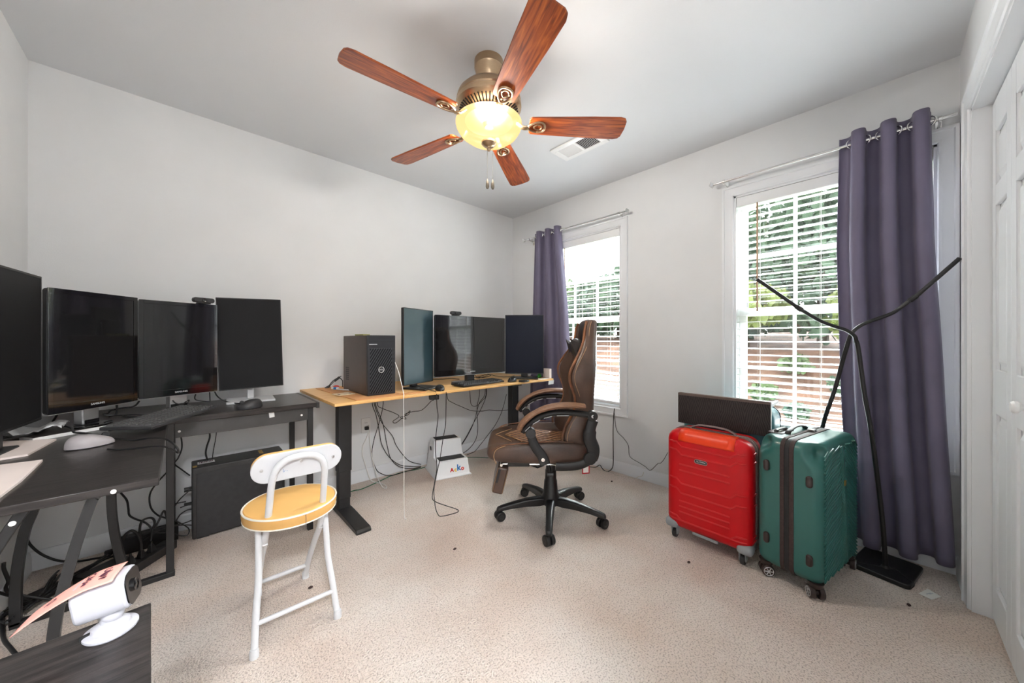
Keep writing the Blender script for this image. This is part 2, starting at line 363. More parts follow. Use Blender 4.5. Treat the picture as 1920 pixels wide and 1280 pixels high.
def text(name, s, m, parent, loc, rot, size, ext=0.0004, bold=0.0):
    cu = bpy.data.curves.new(name, 'FONT'); cu.body = s; cu.size = size; cu.extrude = ext; cu.offset = bold; cu.align_x = 'CENTER'; cu.align_y = 'CENTER'
    o = bpy.data.objects.new(name, cu); COL.objects.link(o); cu.materials.append(MATS[m]); o.parent = parent; o.location = loc; o.rotation_euler = rot
    cu.resolution_u = 4; bpy.context.view_layer.update()
    me = bpy.data.meshes.new_from_object(o.evaluated_get(bpy.context.evaluated_depsgraph_get())); me.name = name
    n = bpy.data.objects.new(name, me); COL.objects.link(n); n.parent = parent; n.location = loc; n.rotation_euler = rot
    bpy.data.objects.remove(o); bpy.data.curves.remove(cu)
    return n
def rrect(w, h, r, n=5):
    out = []
    for cx, cy, a0 in ((w / 2 - r, h / 2 - r, 0), (-w / 2 + r, h / 2 - r, 90), (-w / 2 + r, -h / 2 + r, 180), (w / 2 - r, -h / 2 + r, 270)):
        for k in range(n + 1): a = math.radians(a0 + 90 * k / n); out.append((cx + r * math.cos(a), cy + r * math.sin(a)))
    return out
# ------------------------------------------------------------------ room shell
XB, YA, XC, YD, HC = 2.66, 2.80, -0.53, -0.25, 2.44
WZ0, WZ1 = 0.535, 2.052
W1 = (1.497, 2.345); W2 = (-0.181, 0.676)
struct(MB().box(XC, XB + 0.14, -1.75, YA, -0.12, 0).build('floor', 'carpet'))
struct(MB().box(-1.3, XB + 0.14, -1.75, YA + 0.1, HC, HC + 0.12).build('ceiling', 'ceiling'))
struct(MB().box(XC - 0.1, XB + 0.14, YA, YA + 0.1, 0, HC).build('wall_back', 'wall'))
struct(MB().box(XC - 0.1, XC, YD - 0.12, YA, 0, HC).build('wall_left', 'wall'))
b = MB()
ys = [YD - 0.9, W2[0], W2[1], W1[0], W1[1], YA]
for i in range(5):
    if i in (1, 3):
        b.box(XB, XB + 0.14, ys[i], ys[i + 1], 0, WZ0); b.box(XB, XB + 0.14, ys[i], ys[i + 1], WZ1, HC)
    else: b.box(XB, XB + 0.14, ys[i], ys[i + 1], 0, HC)
struct(b.build('wall_right', 'wall'))
EX0, EX1, CX0, CX1, DZ = -0.47, 0.38, 1.125, 2.35, 2.05
b = MB()
for x0, x1 in ((XC, EX0), (EX1, CX0), (CX1, XB)): b.box(x0, x1, YD - 0.12, YD, 0, HC)
for x0, x1 in ((EX0, EX1), (CX0, CX1)): b.box(x0, x1, YD - 0.12, YD, DZ, HC)
struct(b.build('wall_front', 'wall'))
# closet behind the folding doors and the hall behind the camera
b = MB().box(CX0 - 0.25, XB, -1.0, -0.9, 0, HC).box(CX0 - 0.3, CX0 - 0.2, -1.0, YD - 0.12, 0, HC)
struct(b.build('wall_closet', 'wall'))
b = MB().box(-1.3, CX0 - 0.2, -1.75, -1.65, 0, HC).box(-1.3, -1.2, -1.75, YD - 0.12, 0, HC).box(0.83, 0.925, -1.75, -0.9, 0, HC).box(-1.3, XC, YD - 0.12, YD - 0.02, 0, HC)
struct(b.build('wall_hall', 'wall'))
struct(MB().box(-1.3, XC, -1.75, YD - 0.02, -0.12, 0).build('floor_hall', 'carpet'))

def baseboard(name, p0, p1, inward):
    p0 = Vector(p0); p1 = Vector(p1); d = (p1 - p0); n = Vector(inward)
    prof = [(0, 0), (0.014, 0), (0.014, 0.07), (0.011, 0.076), (0.011, 0.082), (0.006, 0.09), (0, 0.092)]
    vs = []
    for q in (p0, p1):
        for a, z in prof: vs.append(q + n * a + Vector((0, 0, z)))
    k = len(prof)
    fs = [(i, (i + 1) % k, k + (i + 1) % k, k + i) for i in range(k)] + [tuple(range(k)), tuple(reversed(range(k, 2 * k)))]
    return struct(MB().add(vs, fs).build(name, 'trim'))
baseboard('baseboard_back', (XC, YA, 0), (XB, YA, 0), (0, -1, 0))
baseboard('baseboard_right', (XB, YD, 0), (XB, YA, 0), (-1, 0, 0))
baseboard('baseboard_left', (XC, YD, 0), (XC, YA, 0), (1, 0, 0))
baseboard('baseboard_front', (CX1 + 0.07, YD, 0), (XB, YD, 0), (0, 1, 0))

def casing_profile(outer, w, d):                      # moulded board: distance from outer edge, height off the wall
    return [(0, 0), (0, d), (0.012, d), (0.016, d * 0.72), (0.03, d * 0.66), (w - 0.018, d * 0.5), (w - 0.012, d * 0.62), (w - 0.004, d * 0.55), (w, d * 0.3), (w, 0)]
def casing(name, parent, corners, origin, ax_u, ax_v, ax_n, w=0.066, d=0.02, closed=True):
    # corners: outer corners in the wall's (u, v); each board is a part with mitred ends
    C = [Vector(c) for c in corners]; n = len(C); cen = sum(C, Vector((0, 0))) / n
    cnt = n if closed else n - 1
    for i in range(cnt):
        a, c = C[i], C[(i + 1) % n]; t = (c - a).normalized(); inn = Vector((-t.y, t.x))
        if inn.dot(cen - a) < 0: inn = -inn
        vs = []
        for end, q in ((0, a), (1, c)):
            mit = 1 if closed or not ((end == 0 and i == 0) or (end == 1 and i == cnt - 1)) else 0
            for o, h in casing_profile(0, w, d):
                p = q + inn * o + t * (o * mit * (1 if end == 0 else -1))
                vs.append(Vector(origin) + Vector(ax_u) * p.x + Vector(ax_v) * p.y + Vector(ax_n) * h)
        k = len(vs) // 2
        fs = [(j, (j + 1) % k, k + (j + 1) % k, k + j) for j in range(k)] + [tuple(range(k)), tuple(reversed(range(k, 2 * k)))]
        MB().add(vs, fs).build('casing_board', 'trim', parent)

def window(name, y0, y1):
    w = struct(thing(name, None, None))
    m = 0.066
    casing(name, w, [(y0 - m, WZ0 - m), (y1 + m, WZ0 - m), (y1 + m, WZ1 + m), (y0 - m, WZ1 + m)], (XB, 0, 0), (0, 1, 0), (0, 0, 1), (-1, 0, 0))
    for bx in ((y0, y0 + 0.012, WZ0, WZ1), (y1 - 0.012, y1, WZ0, WZ1), (y0, y1, WZ0, WZ0 + 0.012), (y0, y1, WZ1 - 0.012, WZ1)):
        MB().box(XB - 0.001, XB + 0.14, *bx).build('jamb', 'trim', w)
    zm = 1.285; a0, a1 = y0 + 0.012, y1 - 0.012
    for x0, z0, z1 in ((2.762, zm - 0.02, WZ1 - 0.012), (2.732, WZ0 + 0.012, zm + 0.02)):
        s = 0.042; f = MB()
        f.box(x0, x0 + 0.028, a0, a0 + s, z0, z1).box(x0, x0 + 0.028, a1 - s, a1, z0, z1)
        f.box(x0, x0 + 0.028, a0 + s, a1 - s, z0, z0 + s).box(x0, x0 + 0.028, a0 + s, a1 - s, z1 - s, z1)
        sash = f.build('sash', 'vinyl', w, bevel=0.004)
        gy = [a0 + s + (a1 - a0 - 2 * s) * k / 3 for k in range(4)]; gz = [z0 + s, (z0 + z1) / 2, z1 - s]
        for yy in gy[1:3]: MB().box(x0 + 0.007, x0 + 0.021, yy - 0.009, yy + 0.009, gz[0], gz[2]).build('muntin', 'vinyl', sash, bevel=0.003)
        MB().box(x0 + 0.0075, x0 + 0.0205, gy[0], gy[3], gz[1] - 0.009, gz[1] + 0.009).build('muntin', 'vinyl', sash, bevel=0.003)
        for j in range(2):
            for k in range(3): MB().box(x0 + 0.013, x0 + 0.015, gy[k] + (0.009 if k else 0), gy[k + 1] - (0.009 if k < 2 else 0), gz[j] + (0.009 if j else 0), gz[j + 1] - (0.009 if j == 0 else 0)).build('pane', 'glass', sash)
    return w
window('window_1', *W1); window('window_2', *W2)

# folding closet doors
d1 = struct(thing('door_1', None, None))
casing('door_1', d1, [(CX1 + 0.07, 0), (CX1 + 0.07, DZ + 0.07), (CX0 - 0.07, DZ + 0.07), (CX0 - 0.07, 0)], (0, YD, 0), (1, 0, 0), (0, 0, 1), (0, 1, 0), w=0.07, d=0.02, closed=False)
for bx in ((CX0 - 0.004, CX0 + 0.012, YD - 0.121, YD + 0.001, 0, DZ), (CX1 - 0.012, CX1 + 0.004, YD - 0.121, YD + 0.001, 0, DZ), (CX0, CX1, YD - 0.121, YD + 0.001, DZ - 0.012, DZ + 0.004)):
    MB().box(*bx).build('jamb', 'trim', d1)
PAN = ((0.15, 0.82), (0.99, 1.62), (1.70, 1.905))
for k in range(4):
    x1 = CX1 - 0.016 - 0.3 * k; x0 = x1 - 0.296; s = 0.06; yb, yf = -0.328, -0.298
    f = MB().box(x0, x1, yb, yf - 0.012, 0.012, 2.03)
    f.box(x0, x0 + s, yf - 0.012, yf, 0.012, 2.03).box(x1 - s, x1, yf - 0.012, yf, 0.012, 2.03)
    zz = [0.012] + [q for p in PAN for q in p] + [2.03]
    for j in range(0, 8, 2): f.box(x0 + s, x1 - s, yf - 0.012, yf, zz[j], zz[j + 1])
    leaf = f.build('door_leaf', 'trim', d1, bevel=0.003)
    for z0, z1 in PAN:
        g = MB(); a = 0.014; c = 0.032
        P = [(x0 + s + a, z0 + a), (x1 - s - a, z0 + a), (x1 - s - a, z1 - a), (x0 + s + a, z1 - a)]
        Q = [(x0 + s + c, z0 + c), (x1 - s - c, z0 + c), (x1 - s - c, z1 - c), (x0 + s + c, z1 - c)]
        vs = [(p[0], yf - 0.012, p[1]) for p in P] + [(q[0], yf - 0.003, q[1]) for q in Q]
        g.add(vs, [(0, 1, 2, 3), (4, 5, 6, 7)] + [(i, (i + 1) % 4, 4 + (i + 1) % 4, 4 + i) for i in range(4)])
        g.build('panel', 'trim', leaf, smooth=20)
    if k == 1:
        MB().lathe([(0.0, 0.0), (0.012, 0.0), (0.010, 0.010), (0.009, 0.016), (0.017, 0.022), (0.019, 0.030), (0.014, 0.036), (0, 0.038)], 20,
                   Matrix.Translation((x0 + 0.065, yf, 0.905)) @ Matrix.Rotation(-PI / 2, 4, 'X')).build('knob', 'white_plastic', leaf)
# entry doorway assumed behind the camera, letting the added hall fill light in
d2 = struct(thing('door_2', None, None))
casing('door_2', d2, [(EX1 + 0.07, 0), (EX1 + 0.07, DZ + 0.07), (EX0 - 0.055, DZ + 0.07), (EX0 - 0.055, 0)], (0, YD, 0), (1, 0, 0), (0, 0, 1), (0, 1, 0), w=0.055, d=0.018, closed=False)
for bx in ((EX0 - 0.004, EX0 + 0.012, YD - 0.121, YD + 0.001, 0, DZ), (EX1 - 0.012, EX1 + 0.004, YD - 0.121, YD + 0.001, 0, DZ), (EX0, EX1, YD - 0.121, YD + 0.001, DZ - 0.012, DZ + 0.004)):
    MB().box(*bx).build('jamb', 'trim', d2)
hl = thing('hall_fill_light', 'added unseen fill light in the hall outside the open doorway', 'fill light', (-0.25, -1.25, HC))  # added out of view to fill the room with light from behind
MB().lathe([(0.19, 0), (0.19, -0.02), (0.175, -0.028)], 32).build('rim', 'nickel', hl)
MB().lathe([(0.172, -0.022), (0.165, -0.05), (0.12, -0.085), (0.05, -0.1), (0, -0.102)], 32).build('fill_shade', 'hall_fill_glow', hl)
l = bpy.data.lights.new('hall_fill', 'AREA'); l.shape = 'DISK'; l.size = 0.34; l.energy = 42; l.color = (0.97, 0.985, 1.0)  # the emitter of that added fill light
lo = bpy.data.objects.new('hall_fill', l); COL.objects.link(lo); lo.parent = hl; lo.location = (0, 0, -0.106)

# ------------------------------------------------------------------ outdoors
b = MB()
def gz(x, y): return -0.62 if x < 5.5 else (-0.62 + (x - 5.5) * 0.42 if x < 9.3 else 0.976 + (x - 9.3) * 0.05)
b.grid(lambda u, v: Vector((2.9 + u * 2.9, -8 + 22 * v, -0.62 + 0.0 * u)), 4, 6)
struct(b.build('lawn', 'grass'))
b = MB(); b.grid(lambda u, v: Vector((5.6 + u * 14, -8 + 30 * v, gz(5.6 + u * 14, 0) + 0.08 * math.sin(9 * v + 7 * u))), 24, 12)
struct(b.build('mulch_bank', 'mulch'))
def foliage(c, rx, ry, rz, n, sz, rnd):
    vs = []; fs = []
    for _ in range(n):
        while True:
            p = Vector((rnd.uniform(-1, 1), rnd.uniform(-1, 1), rnd.uniform(-1, 1)))
            if 0.25 < p.length < 1: break
        q = Vector((c[0] + p.x * rx, c[1] + p.y * ry, c[2] + p.z * rz)); s = sz * rnd.uniform(0.6, 1.4)
        R = Euler((rnd.uniform(0, 6), rnd.uniform(0, 6), rnd.uniform(0, 6))).to_matrix(); o = len(vs)
        for a, d in ((-1, -0.5), (0.2, -0.7), (1, 0.1), (0.1, 0.7), (-0.9, 0.4)): vs.append(q + R @ Vector((a * s, d * s, 0.0)))
        fs.append(tuple(range(o, o + 5)))
    return vs, fs
TREES = [(10.6, -1.2, 3.2, 1.5, 2.3, 0, 'spreading tree left of the curtain seen through the near window'), (11.4, 1.0, 3.4, 1.7, 2.7, 1, 'tall dark tree in the middle of the near window view'),
         (12.4, 3.8, 3.0, 1.8, 2.3, 3, 'blue-green tree at the left side of the near window view'), (12.0, 6.8, 2.6, 1.9, 1.5, 1, 'dark tree low in the far window view beside its right jamb'),
         (13.0, 9.6, 2.7, 2.0, 1.5, 0, 'mid green tree low in the middle of the far window view'), (13.4, 12.6, 2.6, 2.0, 1.5, 3, 'hazy tree low at the left of the far window view'),
         (9.9, 2.3, 1.9, 0.8, 0.7, 2, 'small yellow-green tree on the bank in the near window view'), (9.7, -0.1, 1.75, 0.8, 0.65, 2, 'bright low tree beside the curtain in the near window view'),
         (14.6, -3.4, 3.4, 2.2, 2.4, 1, 'far dark tree right of the curtain outside the near window'), (15.2, 2.0, 3.6, 2.3, 2.2, 0, 'tallest tree far behind the others in the near window view')]
for i, (x, y, zc, r, rz, mi, lab) in enumerate(TREES):
    rnd = random.Random(100 + i); g = gz(x, y) - 0.15
    t = thing('garden_tree', lab, 'tree', (x, y, g), 0, 'trees outside the windows')
    cz = zc - g
    MB().tube([(0, 0, 0), (0.05, 0.03, cz * 0.5), (0, 0, cz)], [0.12, 0.09, 0.05], 8).tube([(0.03, 0.02, cz * 0.6), (0.3 * r, 0.5 * r, cz * 1.05)], [0.05, 0.02], 6).tube([(0.03, 0.02, cz * 0.55), (-0.3 * r, -0.5 * r, cz * 1.0)], [0.05, 0.02], 6).build('trunk', 'bark', t)
    f = MB()
    for q in range(6):
        a = q * 1.1; rr = 0.0 if q == 0 else 0.55
        f.add(*foliage((rr * r * math.cos(a), rr * r * math.sin(a), cz + rz * (0.25 if q == 0 else rnd.uniform(-0.5, 0.35))), r * 0.62, r * 0.62, rz * 0.5, 420, 0.10 + 0.012 * r, rnd))
    f.build('foliage', 'leaf_%d' % mi, t, smooth=0)
for i, (x, y, r) in enumerate(((7.2, 1.4, 0.2), (7.6, 0.4, 0.22), (7.9, 2.3, 0.24), (6.8, 0.9, 0.16), (8.2, 1.1, 0.25), (7.0, 2.6, 0.2))):
    rnd = random.Random(i); t = thing('bank_shrub', ('lowest small shrub on the mulch bank', 'shrub at the right of the mulch bank', 'shrub high on the left of the mulch bank', 'tiniest shrub low on the right of the mulch bank', 'shrub highest on the mulch bank', 'shrub low at the left end of the mulch bank')[i], 'shrub', (x, y, gz(x, y)), 0, 'shrubs on the mulch bank')
    f = MB(); f.add(*foliage((0, 0, r * 0.6), r, r, r * 0.7, 160, 0.05, rnd)); f.build('foliage', 'leaf_%d' % (i % 2), t, smooth=0)
    MB().tube([(0, 0, -0.05), (0, 0, r * 0.6)], [0.015, 0.008], 6).build('stem', 'bark', t)

rnd = random.Random(77); f = MB()
for k in range(26):
    yy = -9 + 32 * k / 25; f.add(*foliage((17 + rnd.uniform(-0.5, 0.8), yy, 2.0 + rnd.uniform(-0.3, 0.4)), 1.1, 1.2, 1.5, 260, 0.16, rnd))
tag(f.build('thicket', 'leaf_3', None, smooth=0), 'distant grey-green thicket behind the garden trees', 'thicket', kind='stuff')

# ------------------------------------------------------------------ blinds
slat_me = None
def blind(y0, y1, label, messy, wand_y):
    t = thing('window_blind', label, 'blind', (2.695, (y0 + y1) / 2, 0), 0, 'white slat blinds')
    w = (y1 - y0) / 2 - 0.016; top = WZ1 - 0.014
    MB().box(-0.028, 0.026, -w, w, top - 0.05, top).build('headrail', 'slat', t, bevel=0.003)
    v = MB().box(-0.036, -0.029, -w - 0.002, w + 0.002, top - 0.062, top + 0.0).build('valance', 'slat', t, bevel=0.002)
    proto = None; z = top - 0.085; zb = 0.62 if not messy else 0.86; n = 0
    def slat(z, roll=0, dy=0, tilt=0, sc=1):
        nonlocal proto
        if proto is None:
            m = MB(); prof = [(-0.0245, -0.0008), (-0.012, 0.0018), (0, 0.0026), (0.012, 0.0018), (0.0245, -0.0008), (0.0245, -0.0034), (0.012, -0.0008), (0, 0.0), (-0.012, -0.0008), (-0.0245, -0.0034)]
            m.prism(prof, -w, w, 'xz'); proto = m.build('slat', 'slat', t); o = proto
        else: o = dup(proto, t)
        o.location = (0, dy, z); o.rotation_euler = (roll, tilt, 0); o.scale = (1, sc, 1)
    while z > zb: slat(z, 0, 0, math.radians(-3)); z -= 0.043; n += 1
    if messy:
        for k in range(8):
            slat(z, math.radians(3.2 if k < 2 else 1.6), 0.012, math.radians(-6), 0.97); z -= 0.034
        z += 0.01
    MB().box(-0.026, 0.026, -w, w, z - 0.012, z + 0.010).build('bottom_rail', 'slat', t, bevel=0.004)
    for yy in (-w * 0.72, 0, w * 0.72):
        for xx in (-0.027, 0.027): MB().tube([(xx, yy, top - 0.06), (xx, yy, z)], 0.0009, 5).build('ladder_cord', 'cord', t)
    MB().tube([(-0.036, wand_y, top - 0.06), (-0.037, wand_y, top - 0.75)], 0.0042, 6).build('wand', 'wand', t)
    MB().tube([(-0.034, -wand_y, top - 0.06), (-0.037, -wand_y, z + 0.2)], 0.0012, 5).build('lift_cord', 'cord', t)
    if messy:
        for dy, dz in ((0, 0), (0.022, -0.004), (-0.024, -0.02)):
            MB().lathe([(0.004, 0.02), (0.006, 0.012), (0.005, 0.006), (0.010, 0), (0, 0)], 10, Matrix.Translation((-0.038, -wand_y + dy, 0.90 + dz))).build('cord_tassel', 'wand', t)
    return t
blind(W1[0], W1[1], 'white slat blind in the far window behind the gaming chair, sagging at the bottom', True, 0.16)
blind(W2[0], W2[1], 'white slat blind in the near window behind the suitcases, let down fully', False, 0.30)

# ------------------------------------------------------------------ curtain rods and curtains
def rod(y0, y1, z, label, ends):
    t = thing('curtain_rod', label, 'curtain rod', (2.585, (y0 + y1) / 2, z), 0, 'silver curtain rods')
    h = (y1 - y0) / 2
    MB().tube([(0, -h, 0), (0, h * 0.2, 0)], 0.0085, 12).tube([(0, h * 0.15, 0), (0, h, 0)], 0.0068, 12).build('pole', 'chrome', t)
    for sg, on in ((-1, ends[0]), (1, ends[1])):
        yb = sg * (h - 0.05)
        m = MB().tube([(0, yb, -0.012), (0.025, yb, -0.016), (0.067, yb, -0.016)], 0.005, 8).box(0.067, 0.075, yb - 0.011, yb + 0.011, -0.05, 0.02).tube([(0, yb - 0.006, 0), (0, yb + 0.006, 0)], 0.0125, 14)
        m.build('bracket', 'chrome', t, bevel=0.001)
        if on:
            f = MB(); d = sg
            f.cyl((0, sg * h, 0), (0, sg * (h + 0.012), 0), 0.007)
            P = [(-0.017, -0.017), (0.017, -0.017), (0.017, 0.017), (-0.017, 0.017)]
            f.add([(a * 0.55, sg * (h + 0.01), c * 0.55) for a, c in P] + [(a, sg * (h + 0.024), c) for a, c in P] + [(0, sg * (h + 0.04), 0)],
                  [(0, 1, 2, 3), (0, 1, 5, 4), (1, 2, 6, 5), (2, 3, 7, 6), (3, 0, 4, 7), (4, 5, 8), (5, 6, 8), (6, 7, 8), (7, 4, 8)])
            f.build('finial', 'chrome', t, smooth=20)
    return t
rod(1.42, 2.53, 2.133, 'silver curtain rod above the far window in the room corner', (True, True))
rod(-0.235, 0.765, 2.14, 'silver curtain rod above the near window beside the closet', (False, True))

def curtain(label, rows, nf, ph, seedv, zr):
    # rows: (z, y_start, y_end, amplitude, x_centre); the cloth is a pleated sheet with thickness
    t = thing('curtain', label, 'curtain', (0, 0, 0), 0, 'purple-grey curtains')
    rows = sorted(rows, key=lambda r: -r[0]); nz = 40; nu = 150
    def at(z):
        for a, c in zip(rows, rows[1:]):
            if c[0] <= z <= a[0]:
                k = (a[0] - z) / (a[0] - c[0]); k2 = k * k * (3 - 2 * k) * 0.3 + k * 0.7
                return [a[i] + (c[i] - a[i]) * k2 for i in range(1, 5)]
        return list(rows[-1][1:])
    zt, zb = rows[0][0], rows[-1][0]
    def fn(u, v):
        z = zt + (zb - zt) * v; y0, y1, A, xc = at(z)
        wob = 0.10 * math.sin(3 * u + seedv) * v
        uu = u + wob * u * (1 - u)
        s = math.sin(2 * PI * nf * uu + ph); s = math.copysign(abs(s) ** 0.72, s)
        x = xc + A * s + 0.012 * v * math.sin(5.2 * u + 2 * seedv + 2 * v)
        y = y0 + (y1 - y0) * u + 0.35 * A * math.sin(4 * PI * nf * uu + 2 * ph) * 0.5
        return Vector((min(x, 2.632), y, z + (hem(u) if v > 0.5 else 0) * (v - 0.5) * 2))
    hem = (lambda u: 0.05 * max(0, u - 0.3)) if seedv > 2 else (lambda u: 0.0)
    m = MB().grid(fn, nu, nz); m.build('cloth', 'curtain', t, solid=0.003, off=0, smooth=0)
    for k in range(int(nf * 2)):
        u = (k + 0.5 * 0 + (-ph / PI) % 1) / (2 * nf)
        if 0.02 < u < 0.98:
            p = fn(u, (zt - zr) / (zt - zb)); R = Matrix.Translation(p) @ Matrix.Rotation(math.radians(60 if k % 2 else -60), 4, 'Z')
            ring = [R @ Vector((0.021 * math.cos(a), 0, 0.021 * math.sin(a))) for a in [2 * PI * q / 20 for q in range(20)]]
            MB().tube(ring, 0.0036, 8, closed=True).build('grommet', 'chrome', t)
    return t
curtain('purple-grey grommet curtain bunched at the left side of the far window', [(2.175, 2.41, 2.075, 0.036, 2.585), (1.3, 2.44, 1.99, 0.036, 2.58), (0.8, 2.46, 1.95, 0.038, 2.575), (0.06, 2.47, 1.93, 0.04, 2.57)], 3.0, 0.4, 1.0, 2.133)
curtain('long purple-grey curtain beside the closet, hanging behind the floor lamps', [(2.195, 0.155, -0.165, 0.040, 2.58), (1.6, 0.165, -0.175, 0.042, 2.575), (0.9, 0.15, -0.205, 0.045, 2.57), (0.05, 0.115, -0.238, 0.048, 2.57)], 3.0, 0.7, 2.6, 2.14)

# ------------------------------------------------------------------ ceiling fan
fan = thing('ceiling_fan', 'five-blade wooden ceiling fan with a lit frosted glass bowl', 'ceiling fan', (1.076, 1.300, HC))
MB().lathe([(0.069, 0), (0.069, -0.035), (0.064, -0.042), (0.063, -0.062), (0.048, -0.088), (0.032, -0.094)], 40).build('canopy', 'nickel', fan)
MB().cyl((0, 0, -0.08), (0, 0, -0.15), 0.027).build('neck', 'nickel', fan)
mo = MB().lathe([(0.03, -0.128), (0.09, -0.132), (0.128, -0.148), (0.148, -0.17), (0.154, -0.192), (0.150, -0.197), (0.156, -0.203), (0.156, -0.222), (0.148, -0.232), (0.095, -0.262), (0.085, -0.268), (0.085, -0.292)], 48).build('motor_housing', 'nickel', fan)
sl = MB()
for k in range(48):
    a = 2 * PI * k / 48; d = Vector((math.cos(a), math.sin(a), 0)); p0 = d * 0.140 + Vector((0, 0, -0.2385)); p1 = d * 0.104 + Vector((0, 0, -0.259))
    sl.tube([p0, p1], 0.0028, 6)
sl.build('vent_slots', 'black_matte', mo)
BLADE = None; IRON = None
for k in range(5):
    th = math.radians(3 - 43.39 + 72 * k)
    if BLADE is None:
        out = [(0.195, -0.040), (0.205, -0.050), (0.30, -0.055), (0.50, -0.064), (0.625, -0.067), (0.648, -0.060), (0.658, -0.045), (0.662, 0.0), (0.658, 0.045), (0.648, 0.060), (0.625, 0.067), (0.50, 0.064), (0.30, 0.055), (0.205, 0.050), (0.195, 0.040)]
        BLADE = MB().prism(out, -0.004, 0.004).build('blade', 'blade', fan, bevel=0.002)
        m = MB()
        m.tube(cr([(0.235, -0.030, -0.008), (0.262, -0.022, -0.008), (0.27, 0, -0.008), (0.262, 0.022, -0.008), (0.235, 0.030, -0.008), (0.205, 0.02, -0.010), (0.185, 0, -0.012), (0.205, -0.02, -0.010)], 5, True), 0.0052, 8, closed=True)
        m.tube(cr([(0.232, -0.015, -0.008), (0.248, -0.012, -0.008), (0.255, 0, -0.008), (0.248, 0.012, -0.008), (0.232, 0.015, -0.008), (0.215, 0.0, -0.009)], 5, True), 0.003, 8, closed=True)
        m.tube(cr([(0.19, 0, -0.012), (0.165, 0, -0.012), (0.135, 0, 0.012), (0.11, 0, 0.045)], 6), [0.010] * 19, 10, ell=(1.3, 0.6))
        for yy in (-0.016, 0.016): m.tube([(0.24, yy, -0.012), (0.24, yy, 0.006)], 0.004, 8)
        IRON = m.build('blade_iron', 'nickel', fan); bl, ir = BLADE, IRON
    else: bl, ir = dup(BLADE, fan), dup(IRON, fan)
    for o in (bl, ir): o.location = (0, 0, -0.30); o.rotation_euler = (math.radians(-11), 0, th); o.rotation_mode = 'XYZ'
MB().lathe([(0.085, -0.282), (0.112, -0.287), (0.115, -0.292), (0.03, -0.298), (0.02, -0.318), (0.0, -0.318)], 40).build('light_plate', 'nickel', fan)
MB().lathe([(0.150, -0.292), (0.158, -0.296), (0.158, -0.303), (0.154, -0.318), (0.138, -0.343), (0.105, -0.368), (0.06, -0.385), (0.02, -0.391)], 48).build('glass_bowl', 'lit_frosted_glass', fan)
MB().lathe([(0.036, -0.384), (0.036, -0.394), (0.026, -0.404), (0.010, -0.409), (0.008, -0.414), (0.011, -0.420), (0.006, -0.428), (0, -0.43)], 24).build('finial', 'nickel', fan)
for (ox, oy), zb in (((-0.006, 0.004), -0.565), ((0.014, -0.012), -0.567)):
    c = MB()
    for q in range(int((zb + 0.41) / -0.0055)): c.ball((ox, oy, -0.412 - 0.0055 * q), 0.0017, 6, 4)
    ch = c.build('pull_chain', 'chain', fan)
    MB().lathe([(0, zb - 0.044), (0.005, zb - 0.044), (0.0085, zb - 0.034), (0.0075, zb - 0.018), (0.004, zb - 0.004), (0.002, zb + 0.002)], 14, Matrix.Translation((ox, oy, 0))).build('fob', 'chain', ch)
bl_ = bpy.data.lights.new('fan_bulb', 'POINT'); bl_.energy = 106; bl_.color = (1, 0.965, 0.92); bl_.shadow_soft_size = 0.07
bo = bpy.data.objects.new('fan_bulb', bl_); COL.objects.link(bo); bo.parent = fan; bo.location = (0.0, -0.02, -0.335)

# ceiling air vent
t = thing('ceiling_vent', 'white ceiling air vent partly hidden behind a fan blade', 'vent', (1.985, 1.43, HC))
MB().box(-0.085, 0.085, -0.17, 0.17, -0.006, 0).build('back_plate', 'black_matte', t)
m = MB()
for a in ((-0.095, -0.06, -0.18, 0.18), (0.06, 0.095, -0.18, 0.18), (-0.06, 0.06, -0.18, -0.135), (-0.06, 0.06, 0.135, 0.18), (-0.06, 0.06, -0.008, 0.008)): m.box(a[0], a[1], a[2], a[3], -0.012, -0.002)
m.build('frame', 'white_paint', t, bevel=0.002)
proto = None
for k in range(22):
    y = -0.128 + 0.0115 * k + (0.016 if k > 10 else 0)
    if proto is None: proto = MB().cbox((0, 0, 0), (0.118, 0.009, 0.0015)).build('louver', 'white_paint', t); o = proto
    else: o = dup(proto, t)
    o.location = (0, y, -0.008); o.rotation_euler = (math.radians(-40 if k > 10 else 40), 0, 0)
# wall outlet
t = thing('wall_outlet', 'white wall outlet below the bamboo desk with one black plug', 'outlet', (1.06, YA, 0.433))
MB().box(-0.036, 0.036, -0.006, 0, -0.058, 0.058).build('cover_plate', 'white_plastic', t, bevel=0.003)
for dz in (-0.02, 0.02):
    r_ = MB().lathe([(0.0165, 0), (0.0165, 0.0075)], 20, Matrix.Translation((0, 0, dz)) @ Matrix.Rotation(PI / 2, 4, 'X')).build('receptacle', 'white_plastic', t)
    for dx in (-0.006, 0.006): MB().box(dx - 0.001, dx + 0.001, -0.0082, -0.006, dz - 0.004, dz + 0.004).build('slot', 'black_matte', r_)
MB().cbox((0, -0.02, -0.02), (0.028, 0.026, 0.026)).build('plug', 'black_plastic', t, bevel=0.004)
